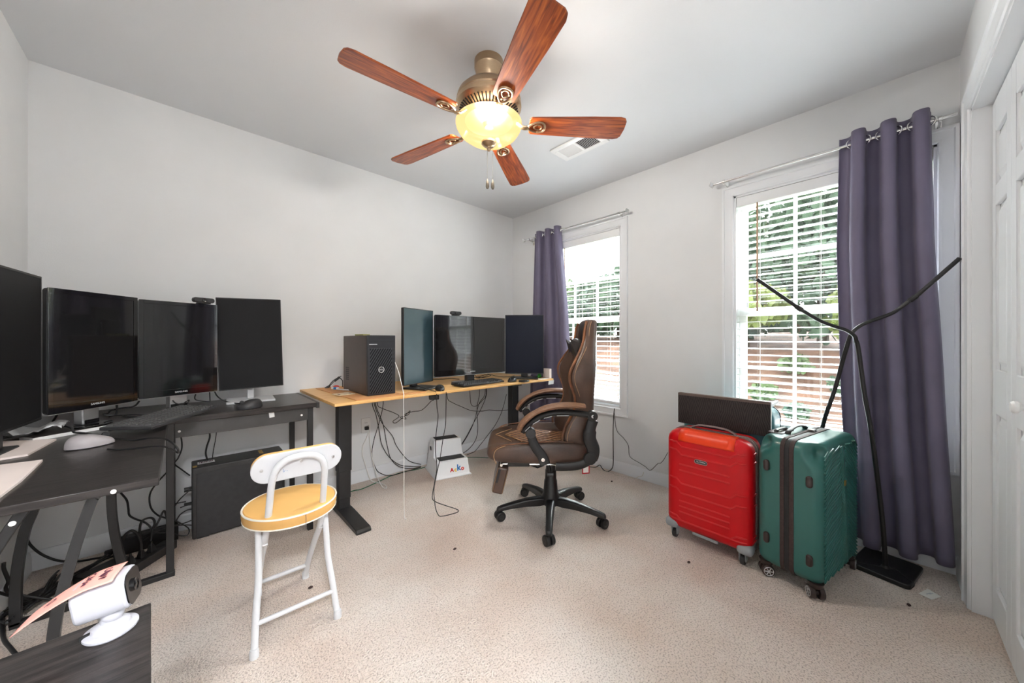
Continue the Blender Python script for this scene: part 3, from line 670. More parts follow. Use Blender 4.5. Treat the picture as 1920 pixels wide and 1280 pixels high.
# ------------------------------------------------------------------ bamboo standing desk
t = thing('standing_desk', 'bamboo-top standing desk on black legs along the back wall', 'desk', (0, 0, 0))
MB().box(0.602, 2.432, 2.03, 2.79, 0.742, 0.760).build('desk_top', 'bamboo', t, bevel=0.003)
MB().box(0.72, 2.31, 2.36, 2.44, 0.70, 0.742).build('crossbar', 'black_steel', t, bevel=0.004)
for xc in (0.762, 2.27):
    MB().cbox((xc, 2.40, 0.735), (0.09, 0.56, 0.014)).build('top_bracket', 'black_steel', t, bevel=0.002)
    leg = MB().cbox((xc, 2.385, 0.505), (0.082, 0.062, 0.48)).build('leg', 'black_steel', t, bevel=0.004)
    MB().cbox((xc, 2.385, 0.24), (0.074, 0.054, 0.30)).build('inner_column', 'black_steel', leg, bevel=0.004)
    MB().cbox((xc, 2.385, 0.105), (0.068, 0.048, 0.16)).build('inner_column', 'black_steel', leg, bevel=0.004)
    f = MB().prism([(2.036, 0.0), (2.036, 0.012), (2.05, 0.024), (2.30, 0.032), (2.47, 0.032), (2.70, 0.024), (2.715, 0.012), (2.715, 0.0)], xc - 0.042, xc + 0.042, 'yz')
    f.build('foot', 'black_steel', t, bevel=0.003)
MB().cbox((1.56, 2.42, 0.722), (0.20, 0.10, 0.04)).build('control_box', 'black_plastic', t, bevel=0.004)
MB().cbox((1.99, 2.07, 0.735), (0.11, 0.05, 0.013)).build('keypad', 'black_plastic', t, bevel=0.003)
t = MB().cbox((1.455, 2.44, 0.66), (0.075, 0.15, 0.035), rz=-0.5).build('power_adapter', 'black_plastic', None, bevel=0.006)
tag(t, 'black power adapter dangling under the bamboo desk', 'adapter')

# ------------------------------------------------------------------ black L-shaped corner desk
t = thing('corner_desk', 'black L-shaped corner desk with metal frame in the left corner', 'desk', (0, 0, 0))
MB().box(-0.525, 0.585, 2.272, 2.775, 0.712, 0.740).build('main_top', 'desk_black', t, bevel=0.002)
MB().box(-0.525, -0.042, 1.32, 2.270, 0.719, 0.740).build('side_top', 'desk_black', t, bevel=0.002)
MB().box(-0.022, 0.535, 2.288, 2.303, 0.642, 0.712).build('apron', 'apron', t, bevel=0.001)
MB().box(0.575, 0.591, 2.266, 2.78, 0.708, 0.7405).build('end_trim', 'desk_edge', t, bevel=0.002)
for x, y in ((-0.036, 2.297), (0.549, 2.30), (0.549, 2.755), (-0.036, 2.755)):
    MB().cbox((x, y, 0.356), (0.028, 0.028, 0.712)).build('leg', 'black_steel', t, bevel=0.002)
for x in (-0.036, 0.549): MB().box(x - 0.012, x + 0.012, 2.31, 2.745, 0.69, 0.712).build('side_rail', 'black_steel', t)
MB().box(0.536, 0.562, 2.312, 2.745, 0.06, 0.085).build('side_rail', 'black_steel', t)
MB().box(-0.475, -0.02, 2.278, 2.306, 0, 0.022).build('floor_bar', 'black_steel', t, bevel=0.002)
MB().box(-0.46, -0.12, 1.347, 1.375, 0, 0.022).build('floor_bar', 'black_steel', t, bevel=0.002)
def flat_leg(pts, y, w, dp=0.014):
    P = cr([(p[0], y, p[1]) for p in pts], 6); m = MB(); vs = []
    for i, p in enumerate(P):
        d = (P[min(i + 1, len(P) - 1)] - P[max(i - 1, 0)]).normalized(); n = Vector((-d.z, 0, d.x)) * (w / 2)
        for q in (p + n, p - n):
            for dy in (-dp, dp): vs.append((q.x, q.y + dy, q.z))
    fs = []
    for i in range(len(P) - 1):
        a, c = i * 4, i * 4 + 4
        fs += [(a, a + 1, c + 1, c), (a + 2, c + 2, c + 3, a + 3), (a, c, c + 2, a + 2), (a + 1, a + 3, c + 3, c + 1)]
    fs += [(0, 2, 3, 1), (len(vs) - 4, len(vs) - 3, len(vs) - 1, len(vs) - 2)]
    m.add(vs, fs).build('curved_leg', 'black_steel', t, bevel=0.002)
flat_leg([(-0.40, 0.71), (-0.405, 0.56), (-0.421, 0.437), (-0.442, 0.353), (-0.459, 0.196), (-0.462, 0.01)], 2.292, 0.028)
flat_leg([(-0.185, 0.71), (-0.21, 0.58), (-0.218, 0.441), (-0.213, 0.313), (-0.198, 0.191), (-0.165, 0.01)], 2.292, 0.028)
flat_leg([(-0.155, 0.714), (-0.162, 0.70), (-0.181, 0.627), (-0.201, 0.532), (-0.217, 0.437), (-0.221, 0.35), (-0.214, 0.2), (-0.195, 0.08), (-0.175, 0.01)], 1.361, 0.020, 0.009)
flat_leg([(-0.262, 0.714), (-0.275, 0.69), (-0.305, 0.625), (-0.345, 0.53), (-0.385, 0.38), (-0.40, 0.2), (-0.405, 0.01)], 1.361, 0.020, 0.009)
for p, ax in (((-0.122, 1.319, 0.7265), 0), ((-0.27, 1.319, 0.70), 0), ((0.503, 2.287, 0.674), 0), ((-0.005, 2.287, 0.672), 0)):
    MB().lathe([(0.0055, 0), (0.0055, 0.002), (0.004, 0.003), (0, 0.0032)], 14, Matrix.Translation(p) @ Matrix.Rotation(PI / 2, 4, 'X')).build('bolt_cap', 'white_plastic', t)
MB().cbox((0.36, 2.287, 0.70), (0.024, 0.001, 0.034), ry=-0.12).build('sticker', 'label_white', t)
bd = MB().prism([(-0.384, 2.089), (-0.01, 2.335), (0.02, 2.42), (0.02, 2.70), (-0.50, 2.70), (-0.50, 2.26), (-0.425, 2.15)], 0.7405, 0.7525).build('corner_board', 'desk_black', None)
tag(bd, 'dark board with a white front edge laid across the desk corner under the monitors', 'board')
MB().prism([(-0.384, 2.0885), (-0.01, 2.3345), (-0.0115, 2.3355), (-0.384, 2.0905)], 0.7405, 0.7527).build('edge_band', 'white_plastic', bd)
MB().prism([(-0.3845, 2.0885), (-0.4255, 2.1495), (-0.4235, 2.1505), (-0.383, 2.0895)], 0.7405, 0.7527).build('edge_band', 'light_grey', bd)

# near table at the lower left
t = thing('side_table', 'black side table at the lower left corner with a white camera on it', 'table', (-0.030, 0.700, 0), math.radians(2.5))
MB().box(-0.48, 0, -0.86, 0, 0.716, 0.740).build('table_top', 'desk_black', t, bevel=0.0015)
for x, y in ((-0.45, -0.82), (-0.03, -0.82), (-0.45, -0.045), (-0.06, -0.045)): MB().cbox((x, y, 0.358), (0.03, 0.03, 0.716)).build('leg', 'black_steel', t, bevel=0.002)

# ------------------------------------------------------------------ monitors
def monitor(label, L, R, z0, z1, desk, bez, scr, body='black_plastic', roll=0, stand='flat', base=None, logo=None, chin=0, base_mat='black_plastic', tilt=0, neck_w=0.06):
    L = Vector(L); R = Vector(R); w = (R - L).length; c = (L + R) / 2; a = math.atan2(R.y - L.y, R.x - L.x)
    t = thing('monitor', label, 'monitor', (c.x, c.y, desk), a)
    h = z1 - z0; zc = (z0 + z1) / 2 - desk
    M = Matrix.Translation((0, 0, zc)) @ Matrix.Rotation(roll, 4, 'Y')
    rr = rrect(w, h, 0.012 if bez > 0.012 else 0.004)
    hs = MB().prism(rr, 0.004, 0.024, 'xz', M).build('housing', body, t, bevel=0.004)
    MB().prism(rrect(w * 0.72, h * 0.7, 0.03), 0.023, 0.048, 'xz', M).build('rear_cover', body, hs, bevel=0.01)
    x0, x1, y0, y1 = -w / 2, w / 2, -h / 2, h / 2
    fr = MB()
    for q in ((x0, x0 + bez, y0, y1), (x1 - bez, x1, y0, y1), (x0 + bez, x1 - bez, y1 - bez, y1), (x0 + bez, x1 - bez, y0, y0 + bez + chin)): fr.box(q[0], q[1], 0.0, 0.0045, q[2], q[3], M)
    fr.build('bezel', 'gloss_black' if bez > 0.012 else body, t, bevel=0.001)
    MB().box(x0 + bez, x1 - bez, 0.0012, 0.0045, y0 + bez + chin, y1 - bez, M).build('screen', scr, t)
    if bez > 0.012: MB().box(x0, x1, 0.001, 0.02, y0 - 0.003, y0, M).build('lower_lip', 'silver', t)
    if logo:
        p = M @ Vector((0, -0.0006, y0 + (bez + chin) * 0.5)); text('logo', logo, 'light_grey', t, p, (PI / 2, 0, 0), 0.011)
    zb = z0 - desk
    if stand == 'flat':
        bw, bdp, by = base or (0.20, 0.17, 0.07)
        MB().prism(rrect(bw, bdp, 0.008), 0, 0.012, 'xy', Matrix.Translation((0, by, 0))).build('base', base_mat, t, bevel=0.003)
        MB().box(-neck_w / 2, neck_w / 2, 0.040, 0.066, 0.012, zb + h * 0.4).build('neck', base_mat, t, bevel=0.004)
    else:
        bw, bdp, by = base or (0.14, 0.10, 0.05)
        P = [(bw / 2 * math.cos(q), bdp / 2 * math.sin(q)) for q in [2 * PI * k / 28 for k in range(28)]]
        MB().prism(P, 0, 0.007, 'xy', Matrix.Translation((0, by, 0))).build('base', 'gloss_black', t, bevel=0.002)
        nk = MB().box(-neck_w / 2, neck_w / 2, 0.026, 0.066, 0.007, zb + h * 0.3).build('neck', base_mat, t, bevel=0.006)
        MB().box(-neck_w / 2 + 0.006, neck_w / 2 - 0.002, 0.0245, 0.027, 0.010, 0.026).build('neck_badge', 'gloss_black', nk, bevel=0.001)
    return t
D1, D2 = 0.7405, 0.7605
monitor('black upright monitor cut off by the left picture edge', (-0.402, 1.775), (-0.362, 2.072), 0.821, 1.331, D1, 0.007, 'screen_matte', base=(0.14, 0.09, 0.065))
monitor('glossy black monitor on a silver stand, second from the left', (-0.354, 2.105), (-0.143, 2.345), 0.828, 1.298, D1 + 0.0122, 0.017, 'screen_gloss', stand='round', base=(0.13, 0.09, 0.02), logo='SAMSUNG', chin=0.014, base_mat='silver')
monitor('glossy black monitor reflecting a window, third from the left', (-0.143, 2.401), (0.147, 2.516), 0.826, 1.296, D1 + 0.0122, 0.017, 'screen_gloss', stand='round', base=(0.13, 0.09, 0.02), logo='SAMSUNG', chin=0.014, base_mat='silver', neck_w=0.075)
monitor('matte black upright monitor on a pale base at the right end of the black desk', (0.150, 2.599), (0.459, 2.574), 0.818, 1.350, D1, 0.004, 'screen_matte', roll=math.radians(-1.6), base=(0.23, 0.20, 0.02), base_mat='light_grey', neck_w=0.034)
monitor('upright monitor with a sky reflection tinted into its screen beside the computer tower', (1.092, 2.218), (1.387, 2.336), 0.795, 1.325, D2, 0.005, 'screen_sky_tint', base=(0.20, 0.20, -0.03))
monitor('wide glossy black monitor in the middle of the bamboo desk', (1.363, 2.268), (2.032, 2.238), 0.831, 1.291, D2, 0.026, 'screen_gloss', stand='round', base=(0.26, 0.16, 0.10), logo='SAMSUNG', chin=0.02, neck_w=0.075)
monitor('dark blue upright monitor beside the curtain', (2.100, 2.310), (2.335, 2.062), 0.806, 1.326, D2, 0.005, 'screen_navy', base=(0.24, 0.16, 0.02))
def webcam(label, p, rz):
    t = thing('webcam', label, 'webcam', p, rz)
    MB().prism(rrect(0.094, 0.026, 0.011), -0.012, 0.012, 'xz').build('body', 'black_plastic', t, bevel=0.004)
    for x, r in ((0, 0.0105),): MB().lathe([(r, 0), (r, 0.003), (r * 0.7, 0.002), (0, 0.001)], 20, Matrix.Translation((x, -0.012, 0)) @ Matrix.Rotation(PI / 2, 4, 'X')).build('lens', 'gloss_black', t)
    MB().box(-0.028, 0.028, -0.014, 0.010, -0.019, -0.012).build('clip', 'black_plastic', t, bevel=0.002)
    MB().box(-0.020, 0.020, 0.024, 0.029, -0.055, -0.014).box(-0.02, 0.02, 0.008, 0.029, -0.019, -0.014).build('clip_arm', 'black_plastic', t, bevel=0.002)
webcam('black webcam clipped on the third monitor of the black desk', (0.088, 2.502, 1.317), math.radians(22))
webcam('black webcam clipped on the wide middle monitor of the bamboo desk', (1.545, 2.268, 1.312), math.radians(-3))

# ------------------------------------------------------------------ keyboards and mice
def keyboard(label, c, rz, z, w, d, body, key, tilt=0.06):
    t = thing('keyboard', label, 'keyboard', (c[0], c[1], z), rz)
    M = Matrix.Translation((0, 0, 0.012)) @ Matrix.Rotation(tilt, 4, 'X')
    MB().box(-w / 2, w / 2, -d / 2, d / 2, -0.007, 0.006, M).build('case', body, t, bevel=0.003)
    k = MB(); rows = 6; zs = 0.006
    def key1(x0, x1, y0, y1):
        i = 0.0022
        vs = [M @ Vector(q) for q in ((x0, y0, zs), (x1, y0, zs), (x1, y1, zs), (x0, y1, zs), (x0 + i, y0 + i, zs + 0.007), (x1 - i, y0 + i, zs + 0.007), (x1 - i, y1 - i, zs + 0.007), (x0 + i, y1 - i, zs + 0.007))]
        k.add(vs, [(4, 5, 6, 7), (0, 1, 5, 4), (1, 2, 6, 5), (2, 3, 7, 6), (3, 0, 4, 7)])
    n = 21; u = (w - 0.02) / n; v = (d - 0.022) / rows
    for r in range(rows):
        y0 = -d / 2 + 0.009 + r * v + 0.001
        for q in range(n):
            if q in (15, 19) and False: continue
            if r == 0 and 4 <= q <= 9:
                if q == 4: key1(-w / 2 + 0.01 + 4 * u + 0.001, -w / 2 + 0.01 + 10 * u - 0.001, y0, y0 + v - 0.002)
                continue
            if (q == 14 or q == 17) and r != 9: pass
            key1(-w / 2 + 0.01 + q * u + 0.001, -w / 2 + 0.01 + (q + 1) * u - 0.001, y0, y0 + v - 0.002)
    k.build('keys', key, t, smooth=20)
    for x in (-w * 0.42, w * 0.42): MB().box(x - 0.012, x + 0.012, d / 2 - 0.02, d / 2 - 0.012, 0.0, 0.008 + d * 0.5 * tilt).build('rear_foot', 'black_plastic', t)
keyboard('dark grey keyboard lying across the desk corner in front of the glossy monitors', (-0.045, 2.13), math.radians(61), 0.762, 0.43, 0.16, 'charcoal', 'key_glare_grey', 0.04)
keyboard('black keyboard on the bamboo desk in front of the wide monitor', (1.69, 2.165), math.radians(6), 0.7605, 0.44, 0.14, 'black_plastic', 'charcoal')
def mouse(label, c, z, rz, col, btn, L=0.115, W=0.064, H=0.038, side=None):
    t = thing('mouse', label, 'mouse', (c[0], c[1], z), rz)
    def fn(u, v):
        a = 2 * PI * u; th = v * PI / 2
        x = math.cos(a); y = math.sin(a); wd = W / 2 * (1 - 0.10 * x * x + 0.10 * x)
        r = math.cos(th) ** 0.55
        hz = H * (0.95 + 0.18 * x * r - 0.25 * max(0, -x * r))
        return Vector((L / 2 * x * r, wd * y * r, 0.003 + hz * math.sin(th) ** 0.8))
    MB().grid(fn, 28, 10).build('shell', col, t, smooth=60)
    MB().prism([(L * 0.47 * math.cos(a) * -1, W * 0.44 * math.sin(a)) for a in [2 * PI * q / 24 for q in range(24)]], 0, 0.004).build('sole', 'black_plastic', t)
    MB().tube([(-L * 0.30, -0.005, H * 0.80), (-L * 0.30, 0.005, H * 0.80)], 0.009, 14).build('scroll_wheel', 'black_matte', t)
    MB().tube(cr([(-L * 0.47, 0, H * 0.42), (-L * 0.3, 0, H * 0.745), (-L * 0.1, 0, H * 0.90), (0, 0, H * 0.955)], 5), 0.0009, 5).build('button_seam', btn, t)
    return t
mouse('pale grey gaming mouse on the side wing of the black desk', (-0.225, 1.865), D1, math.radians(200), 'mouse_grey', 'black_matte', 0.115, 0.072, 0.040)
mouse('large black mouse near the right end of the black desk', (0.268, 2.325), D1, math.radians(10), 'charcoal', 'black_matte', 0.115, 0.075, 0.044)
mouse('small black mouse at the front edge of the bamboo desk', (1.287, 2.077), D2, math.radians(70), 'black_plastic', 'charcoal', 0.10, 0.062, 0.034)
mouse('black mouse lying right of the keyboard on the bamboo desk', (1.985, 2.10), D2, math.radians(15), 'black_plastic', 'charcoal', 0.105, 0.062, 0.034)
t = MB().prism([(2.06 + 0.05 * math.cos(a), 2.035 + 0.038 * math.sin(a)) for a in [2 * PI * q / 28 for q in range(28)]], D2, D2 + 0.012).build('charging_puck', 'black_plastic', None, bevel=0.004)
tag(t, 'flat black round puck beside the mouse on the bamboo desk', 'puck')

# ------------------------------------------------------------------ computers
t = thing('computer_tower', 'brown-grey computer tower with a honeycomb front on the bamboo desk', 'computer', (0.9045, 2.345, 0.7665))
MB().box(-0.0875, 0.0875, -0.195, 0.215, 0, 0.366).build('case', 'tower_side', t, bevel=0.003)
fb = MB().box(-0.0875, 0.0875, -0.217, -0.195, 0, 0.367).build('front_bezel', 'tower_front', t, bevel=0.003)
MB().box(-0.074, 0.064, -0.2195, -0.2165, 0.012, 0.285).build('grille', 'honeycomb_grille', fb, bevel=0.004)
for z in (0.300, 0.325, 0.350): MB().box(-0.079, 0.079, -0.2185, -0.2165, z, z + 0.0018).build('drive_line', 'black_matte', fb)
MB().box(-0.079, -0.03, -0.2186, -0.2168, 0.309, 0.3135).build('model_badge', 'light_grey', fb)
ring = [Vector((-0.005 + 0.017 * math.cos(a), -0.2205, 0.155 + 0.017 * math.sin(a))) for a in [2 * PI * q / 28 for q in range(28)]]
MB().lathe([(0.017, 0), (0.017, 0.002)], 28, Matrix.Translation((-0.005, -0.2185, 0.155)) @ Matrix.Rotation(PI / 2, 4, 'X')).build('emblem_disc', 'tower_front', fb)
MB().tube(ring, 0.0016, 6, closed=True).build('emblem_ring', 'silver', fb)
text('emblem_letters', 'DELL', 'light_grey', fb, (-0.005, -0.2212, 0.155), (PI / 2, 0, 0), 0.0125)
for k, z in enumerate((0.27, 0.245, 0.215, 0.19, 0.165)): MB().box(0.070, 0.081, -0.2186, -0.2168, z, z + 0.010).build('front_port', 'black_matte', fb)
for k in range(7):
    for j in range(3): MB().box(-0.0882, -0.0872, 0.11 + j * 0.02, 0.124 + j * 0.02, 0.07 + k * 0.013, 0.078 + k * 0.013).build('side_vent', 'black_matte', t)
MB().box(-0.025, 0.03, -0.05, 0.03, 0.366, 0.368).build('top_hatch', 'tower_side', t)
o = MB().cbox((0.86, 2.33, 1.1375), (0.05, 0.09, 0.009), rz=0.25).build('card_case', 'khaki', None, bevel=0.002)
tag(o, 'flat olive card case lying on top of the computer tower', 'card case')

t = thing('computer_case', 'large black computer case standing under the black desk', 'computer', (0.262, 2.69, 0))
MB().box(-0.217, 0.217, -0.090, 0.086, 0.008, 0.398).build('body', 'grey_black', t, bevel=0.006)
MB().box(-0.199, 0.205, -0.0925, -0.088, 0.016, 0.366).build('side_panel', 'charcoal', t, bevel=0.002)
for x in (-0.17, 0.17): MB().cbox((x, -0.02, 0.005), (0.05, 0.12, 0.008)).build('foot', 'rubber', t)
MB().cbox((-0.205, -0.055, 0.3985), (0.018, 0.03, 0.001)).build('sticker', 'label_yellow', t)
bar = MB().cbox((-0.155, 0.0, 0.3985), (0.075, 0.045, 0.001)).build('barcode_label', 'label_white', t)
for k in range(9): MB().cbox((-0.183 + 0.007 * k, 0.006, 0.3992), (0.0025 + 0.0015 * (k % 3 == 1), 0.026, 0.0005)).build('barcode_bar', 'ink', bar)
MB().cbox((0.105, 0.01, 0.3985), (0.02, 0.08, 0.001)).build('sticker', 'label_yellow', t)
for k, (y, z) in enumerate(((-0.05, 0.285), (-0.03, 0.265), (-0.05, 0.20))): MB().cbox((-0.232, y, z), (0.034, 0.012, 0.01)).build('plug', 'black_plastic', t, bevel=0.002)

# ------------------------------------------------------------------ floor boxes, power strip, plugs
t = thing('power_strip', 'long black power strip on the carpet beside the desk post', 'power strip', (-0.15, 2.474, 0.0), math.radians(49))
MB().box(-0.17, 0.17, -0.034, 0.034, 0.0, 0.042).build('body', 'charcoal', t, bevel=0.004)
for k in range(6): MB().cbox((-0.135 + 0.05 * k, 0, 0.0425), (0.022, 0.026, 0.0012)).build('socket', 'black_matte', t)
for k, (x, lab) in enumerate(((-0.035, 'nearest black plug in the long power strip'), (0.015, 'middle black plug in the long power strip'), (0.065, 'farthest black plug in the long power strip beside the desk post'))):
    p = t.matrix_basis @ Vector((x, 0, 0.043)) if False else Matrix.LocRotScale(t.location, t.rotation_euler, None) @ Vector((x, 0, 0.0435))
    g = thing('power_plug', lab, 'plug', p, math.radians(49))
    MB().add([(sx * 0.014, sy * 0.014, 0) for sx, sy in ((-1, -1), (1, -1), (1, 1), (-1, 1))] + [(sx * 0.007, sy * 0.007, 0.036) for sx, sy in ((-1, -1), (1, -1), (1, 1), (-1, 1))], [(0, 1, 2, 3), (4, 5, 6, 7), (0, 1, 5, 4), (1, 2, 6, 5), (2, 3, 7, 6), (3, 0, 4, 7)]).build('shell', 'black_plastic', g, bevel=0.003)
    MB().cyl((0, 0, 0.034), (0, 0, 0.05), 0.006, 0.004, 10).build('strain_relief', 'cable_black', g)
def brick(name, label, cat, c, size, rz, m='black_plastic'):
    t = thing(name, label, cat, c, rz)
    MB().cbox((0, 0, size[2] / 2), size).build('body', m, t, bevel=0.005); return t
t = brick('power_brick', 'upright black power brick against the back wall under the desk', 'adapter', (-0.13, 2.70, 0), (0.24, 0.055, 0.085), math.radians(2))
MB().cbox((-0.135, 0, 0.03), (0.03, 0.018, 0.02)).build('cord_socket', 'cable_black', t, bevel=0.004)
brick('power_brick', 'flat black power brick in the middle of the cable bundle', 'adapter', (-0.265, 2.53, 0), (0.17, 0.075, 0.035), math.radians(36))
brick('power_brick', 'small black power brick by the left wall under the desk', 'adapter', (-0.425, 2.48, 0), (0.12, 0.06, 0.03), math.radians(30))
t = brick('network_box', 'flat black network box with white lettering under the desk', 'network box', (-0.265, 2.405, 0), (0.19, 0.10, 0.03), math.radians(40), 'charcoal')
text('lettering', 'NETGEAR', 'light_grey', t, (0.02, 0.015, 0.0306), (0, 0, 0), 0.017)
MB().cbox((-0.05, -0.02, 0.0303), (0.03, 0.004, 0.0006)).build('print_line', 'light_grey', t)

# ------------------------------------------------------------------ small things on the black desk
def pad(label, P, z, th=0.006, m='pad_pink', name='notepad', cat='notepad'):
    o = MB().prism(P, z, z + th).build(name, m, None); return tag(o, label, cat)
pad('pale pink pad at the left edge, nearer the monitors', [(-0.50, 2.165), (-0.328, 2.06), (-0.349, 1.844), (-0.40, 1.832), (-0.50, 1.83)], D1)
pad('pale pink pad at the left edge, nearer the front of the desk', [(-0.45, 1.755), (-0.301, 1.731), (-0.297, 1.519), (-0.303, 1.38), (-0.45, 1.36)], D1)
rnd = random.Random(5)
m = MB(); m.grid(lambda u, v: Vector((-0.50 + 0.17 * u, 2.13 + 0.14 * v + 0.02 * u, 0.765 + 0.012 * rnd.random() + 0.01 * math.sin(9 * u))), 16, 12)
o = m.build('plastic_sleeve', 'light_grey', None, solid=0.001, smooth=0); tag(o, 'crumpled pale plastic sleeve under the leftmost monitor', 'sleeve')

# security camera with pink note (local x: to the right in the photo, local y: away)
t = thing('security_camera', 'small white security camera on the near side table with a pink note', 'camera', (-0.0633, 0.664, 0.7405), math.radians(-43.39))
bs = MB().lathe([(0, 0), (0.0225, 0), (0.024, 0.002), (0.024, 0.0045), (0.022, 0.006), (0.0175, 0.0065), (0.0165, 0.010), (0.013, 0.0125), (0.0095, 0.014), (0.0095, 0.020), (0, 0.020)], 36).build('base', 'cam_white', t)
MB().cbox((-0.013, -0.0165, 0.0058), (0.003, 0.009, 0.005), rz=-0.5).build('slot', 'black_matte', bs)
MB().ball((0.002, 0, 0.022), (0.0105, 0.0105, 0.009), 18, 10).build('ball_joint', 'cam_white', t)
HM = Matrix.Translation((0.004, 0.004, 0.049)) @ Matrix.Rotation(math.radians(30), 4, 'Z') @ Matrix.Rotation(math.radians(-8), 4, 'Y') @ Matrix.Scale(0.84, 4)
def tub(P, x0, x1, M):
    m = MB(); m.prism([(p[0], p[1]) for p in P], x0, x1, 'yz', M); return m
hd = tub(rrect(0.050, 0.052, 0.015), -0.040, 0.016, HM).build('head', 'cam_white', t, bevel=0.003)
tub(rrect(0.045, 0.047, 0.0135), 0.0155, 0.0172, HM).build('face', 'gloss_black', hd)
MB().lathe([(0.009, 0), (0.009, 0.003), (0.006, 0.002), (0, 0.004)], 18, HM @ Matrix.Translation((0.017, 0, 0)) @ Matrix.Rotation(PI / 2, 4, 'Y')).build('lens', 'gloss_black', hd)
MB().tube(cr([(-0.03, 0.0, 0.045), (-0.036, 0.008, 0.030), (-0.044, 0.018, 0.01), (-0.047, 0.026, -0.002), (-0.048, 0.034, -0.03)], 6), 0.0019, 8).build('cord', 'light_grey', t)
def nf(u, v):
    x = 0.008 - 0.098 * u; y = -0.031 + 0.053 * v
    z = 0.0868 - 0.002 * u - 0.042 * max(0, u - 0.25) ** 1.5 - 2.6 * (y + 0.003) ** 2 * (1 - 0.4 * u)
    return HM @ Vector((x, y, z - 0.0562))
nt_ = MB().grid(nf, 20, 10).build('sticky_note', 'pink_paper', None, solid=0.0006, smooth=0)
nt_.matrix_basis = Matrix.LocRotScale(t.location, t.rotation_euler, None); tag(nt_, 'pink sticky note with handwriting stuck on the small white camera', 'note')
for s_, u, v, sz in (('UNIT', 0.16, 0.5, 0.011), ('CASH', 0.34, 0.52, 0.010), ('Q', 0.70, 0.45, 0.011)):
    p = nf(u, v); p2 = nf(u, v + 0.05); p3 = nf(u + 0.03, v); ax = (p2 - p).normalized(); ay = (p - p3).normalized(); az = ax.cross(ay).normalized()
    ax = -ax; az = ax.cross(ay).normalized()
    o = text('handwriting', s_, 'ink', nt_, (0, 0, 0), (0, 0, 0), sz, 0.0001, -0.0012)
    if az.z < 0: ax = -ax; az = -az
    o.matrix_basis = Matrix.Translation(p + az * 0.0012) @ Matrix((ax, ay, az)).transposed().to_4x4()

# ------------------------------------------------------------------ small things on the bamboo desk
MBp = MB().prism([(0.69, 2.74), (0.722, 2.045), (1.18, 2.07), (1.18, 2.11), (1.02, 2.12), (1.02, 2.70)], D2, D2 + 0.004)
tag(MBp.build('cardboard_sheet', 'cardboard', None), 'flat cardboard sheet with dark edges under the computer tower', 'cardboard')
t = thing('badge_card', 'pale card badge lying left of the computer tower', 'card', (0.742, 2.32, D2 + 0.0045), math.radians(8))
MB().prism(rrect(0.105, 0.10, 0.008), 0, 0.003).build('card', 'card_white', t)
for x in (-0.035, 0.035): MB().cbox((x, -0.01, 0.0034), (0.006, 0.03, 0.0008)).build('clip_mark', 'ink', t)
t = thing('eraser', 'small red and white eraser at the back of the bamboo desk beside the tower', 'eraser', (0.775, 2.60, D2 + 0.0045), math.radians(-60))
MB().cbox((0, 0, 0.007), (0.05, 0.022, 0.014)).build('rubber_block', 'white_plastic', t, bevel=0.003)
MB().cbox((0.008, 0, 0.007), (0.024, 0.0235, 0.0155)).build('sleeve', 'letter_blue', t, bevel=0.001)
o = MB().cbox((0.80, 2.50, D2 + 0.0085), (0.10, 0.014, 0.008), rz=-1.1).build('pen', 'light_grey', None, bevel=0.003); tag(o, 'pale pen lying against the left side of the computer tower', 'pen')
o = MB().ball((0.80, 2.66, D2 + 0.012), (0.022, 0.016, 0.012), 14, 8).build('red_clip', 'letter_orange', None); tag(o, 'small orange-red clip behind the eraser on the bamboo desk', 'clip')
t = thing('inline_adapter', 'black inline cable adapter sticking up behind the computer tower', 'adapter', (0.80, 2.70, 0.79), 0)
MB().tube([(-0.06, 0, -0.028), (-0.03, 0, -0.012)], 0.009, 8).tube([(-0.03, 0, -0.012), (0.0, 0, 0.02)], 0.003, 8).tube([(0.0, 0, 0.02), (0.035, 0, 0.045)], 0.009, 8).tube([(0.035, 0, 0.045), (0.05, -0.02, 0.02), (0.05, -0.02, -0.028)], 0.003, 8).build('body', 'black_plastic', t)
o = MB().box(2.400, 2.428, 2.05, 2.13, D2, D2 + 0.085).build('paper_box', 'pad_pink', None, bevel=0.002); tag(o, 'pale pink paper box on the right end of the bamboo desk', 'box')
t = thing('toy_block', 'small green toy piece beside the pale box on the bamboo desk', 'toy', (2.385, 2.165, D2))
MB().cbox((0, 0, 0.009), (0.045, 0.03, 0.018)).build('foot', 'green_toy', t, bevel=0.003); MB().cbox((0.008, 0, 0.032), (0.02, 0.026, 0.04)).build('upright', 'green_toy', t, bevel=0.003)
o = MB().prism([(2.25, 1.999 + 0.04), (2.34, 2.035), (2.40, 2.045), (2.38, 2.09), (2.28, 2.10)], D2, D2 + 0.0012).build('loose_paper', 'paper', None); tag(o, 'crumpled white paper scrap at the front right edge of the bamboo desk', 'paper')
o = MB().cbox((2.395, 2.027, 0.727), (0.07, 0.002, 0.035), rx=0.15).build('hanging_tag', 'light_grey', None); tag(o, 'pale blue-grey tag hanging below the right front edge of the bamboo desk', 'tag')
t = thing('floor_paper', 'small white paper slip on the carpet beside the lamp base', 'paper', (2.362, -0.137, 0.002), 0)
MB().prism([(-0.03, 0.03), (0.045, 0.0), (0.012, -0.036), (-0.045, -0.006)], 0, 0.001).build('sheet', 'paper', t)
MB().cbox((0.0, 0.0, 0.0014), (0.03, 0.004, 0.0005), rz=-0.5).cbox((0.006, -0.008, 0.0014), (0.022, 0.003, 0.0005), rz=-0.5).build('print', 'light_grey', t)
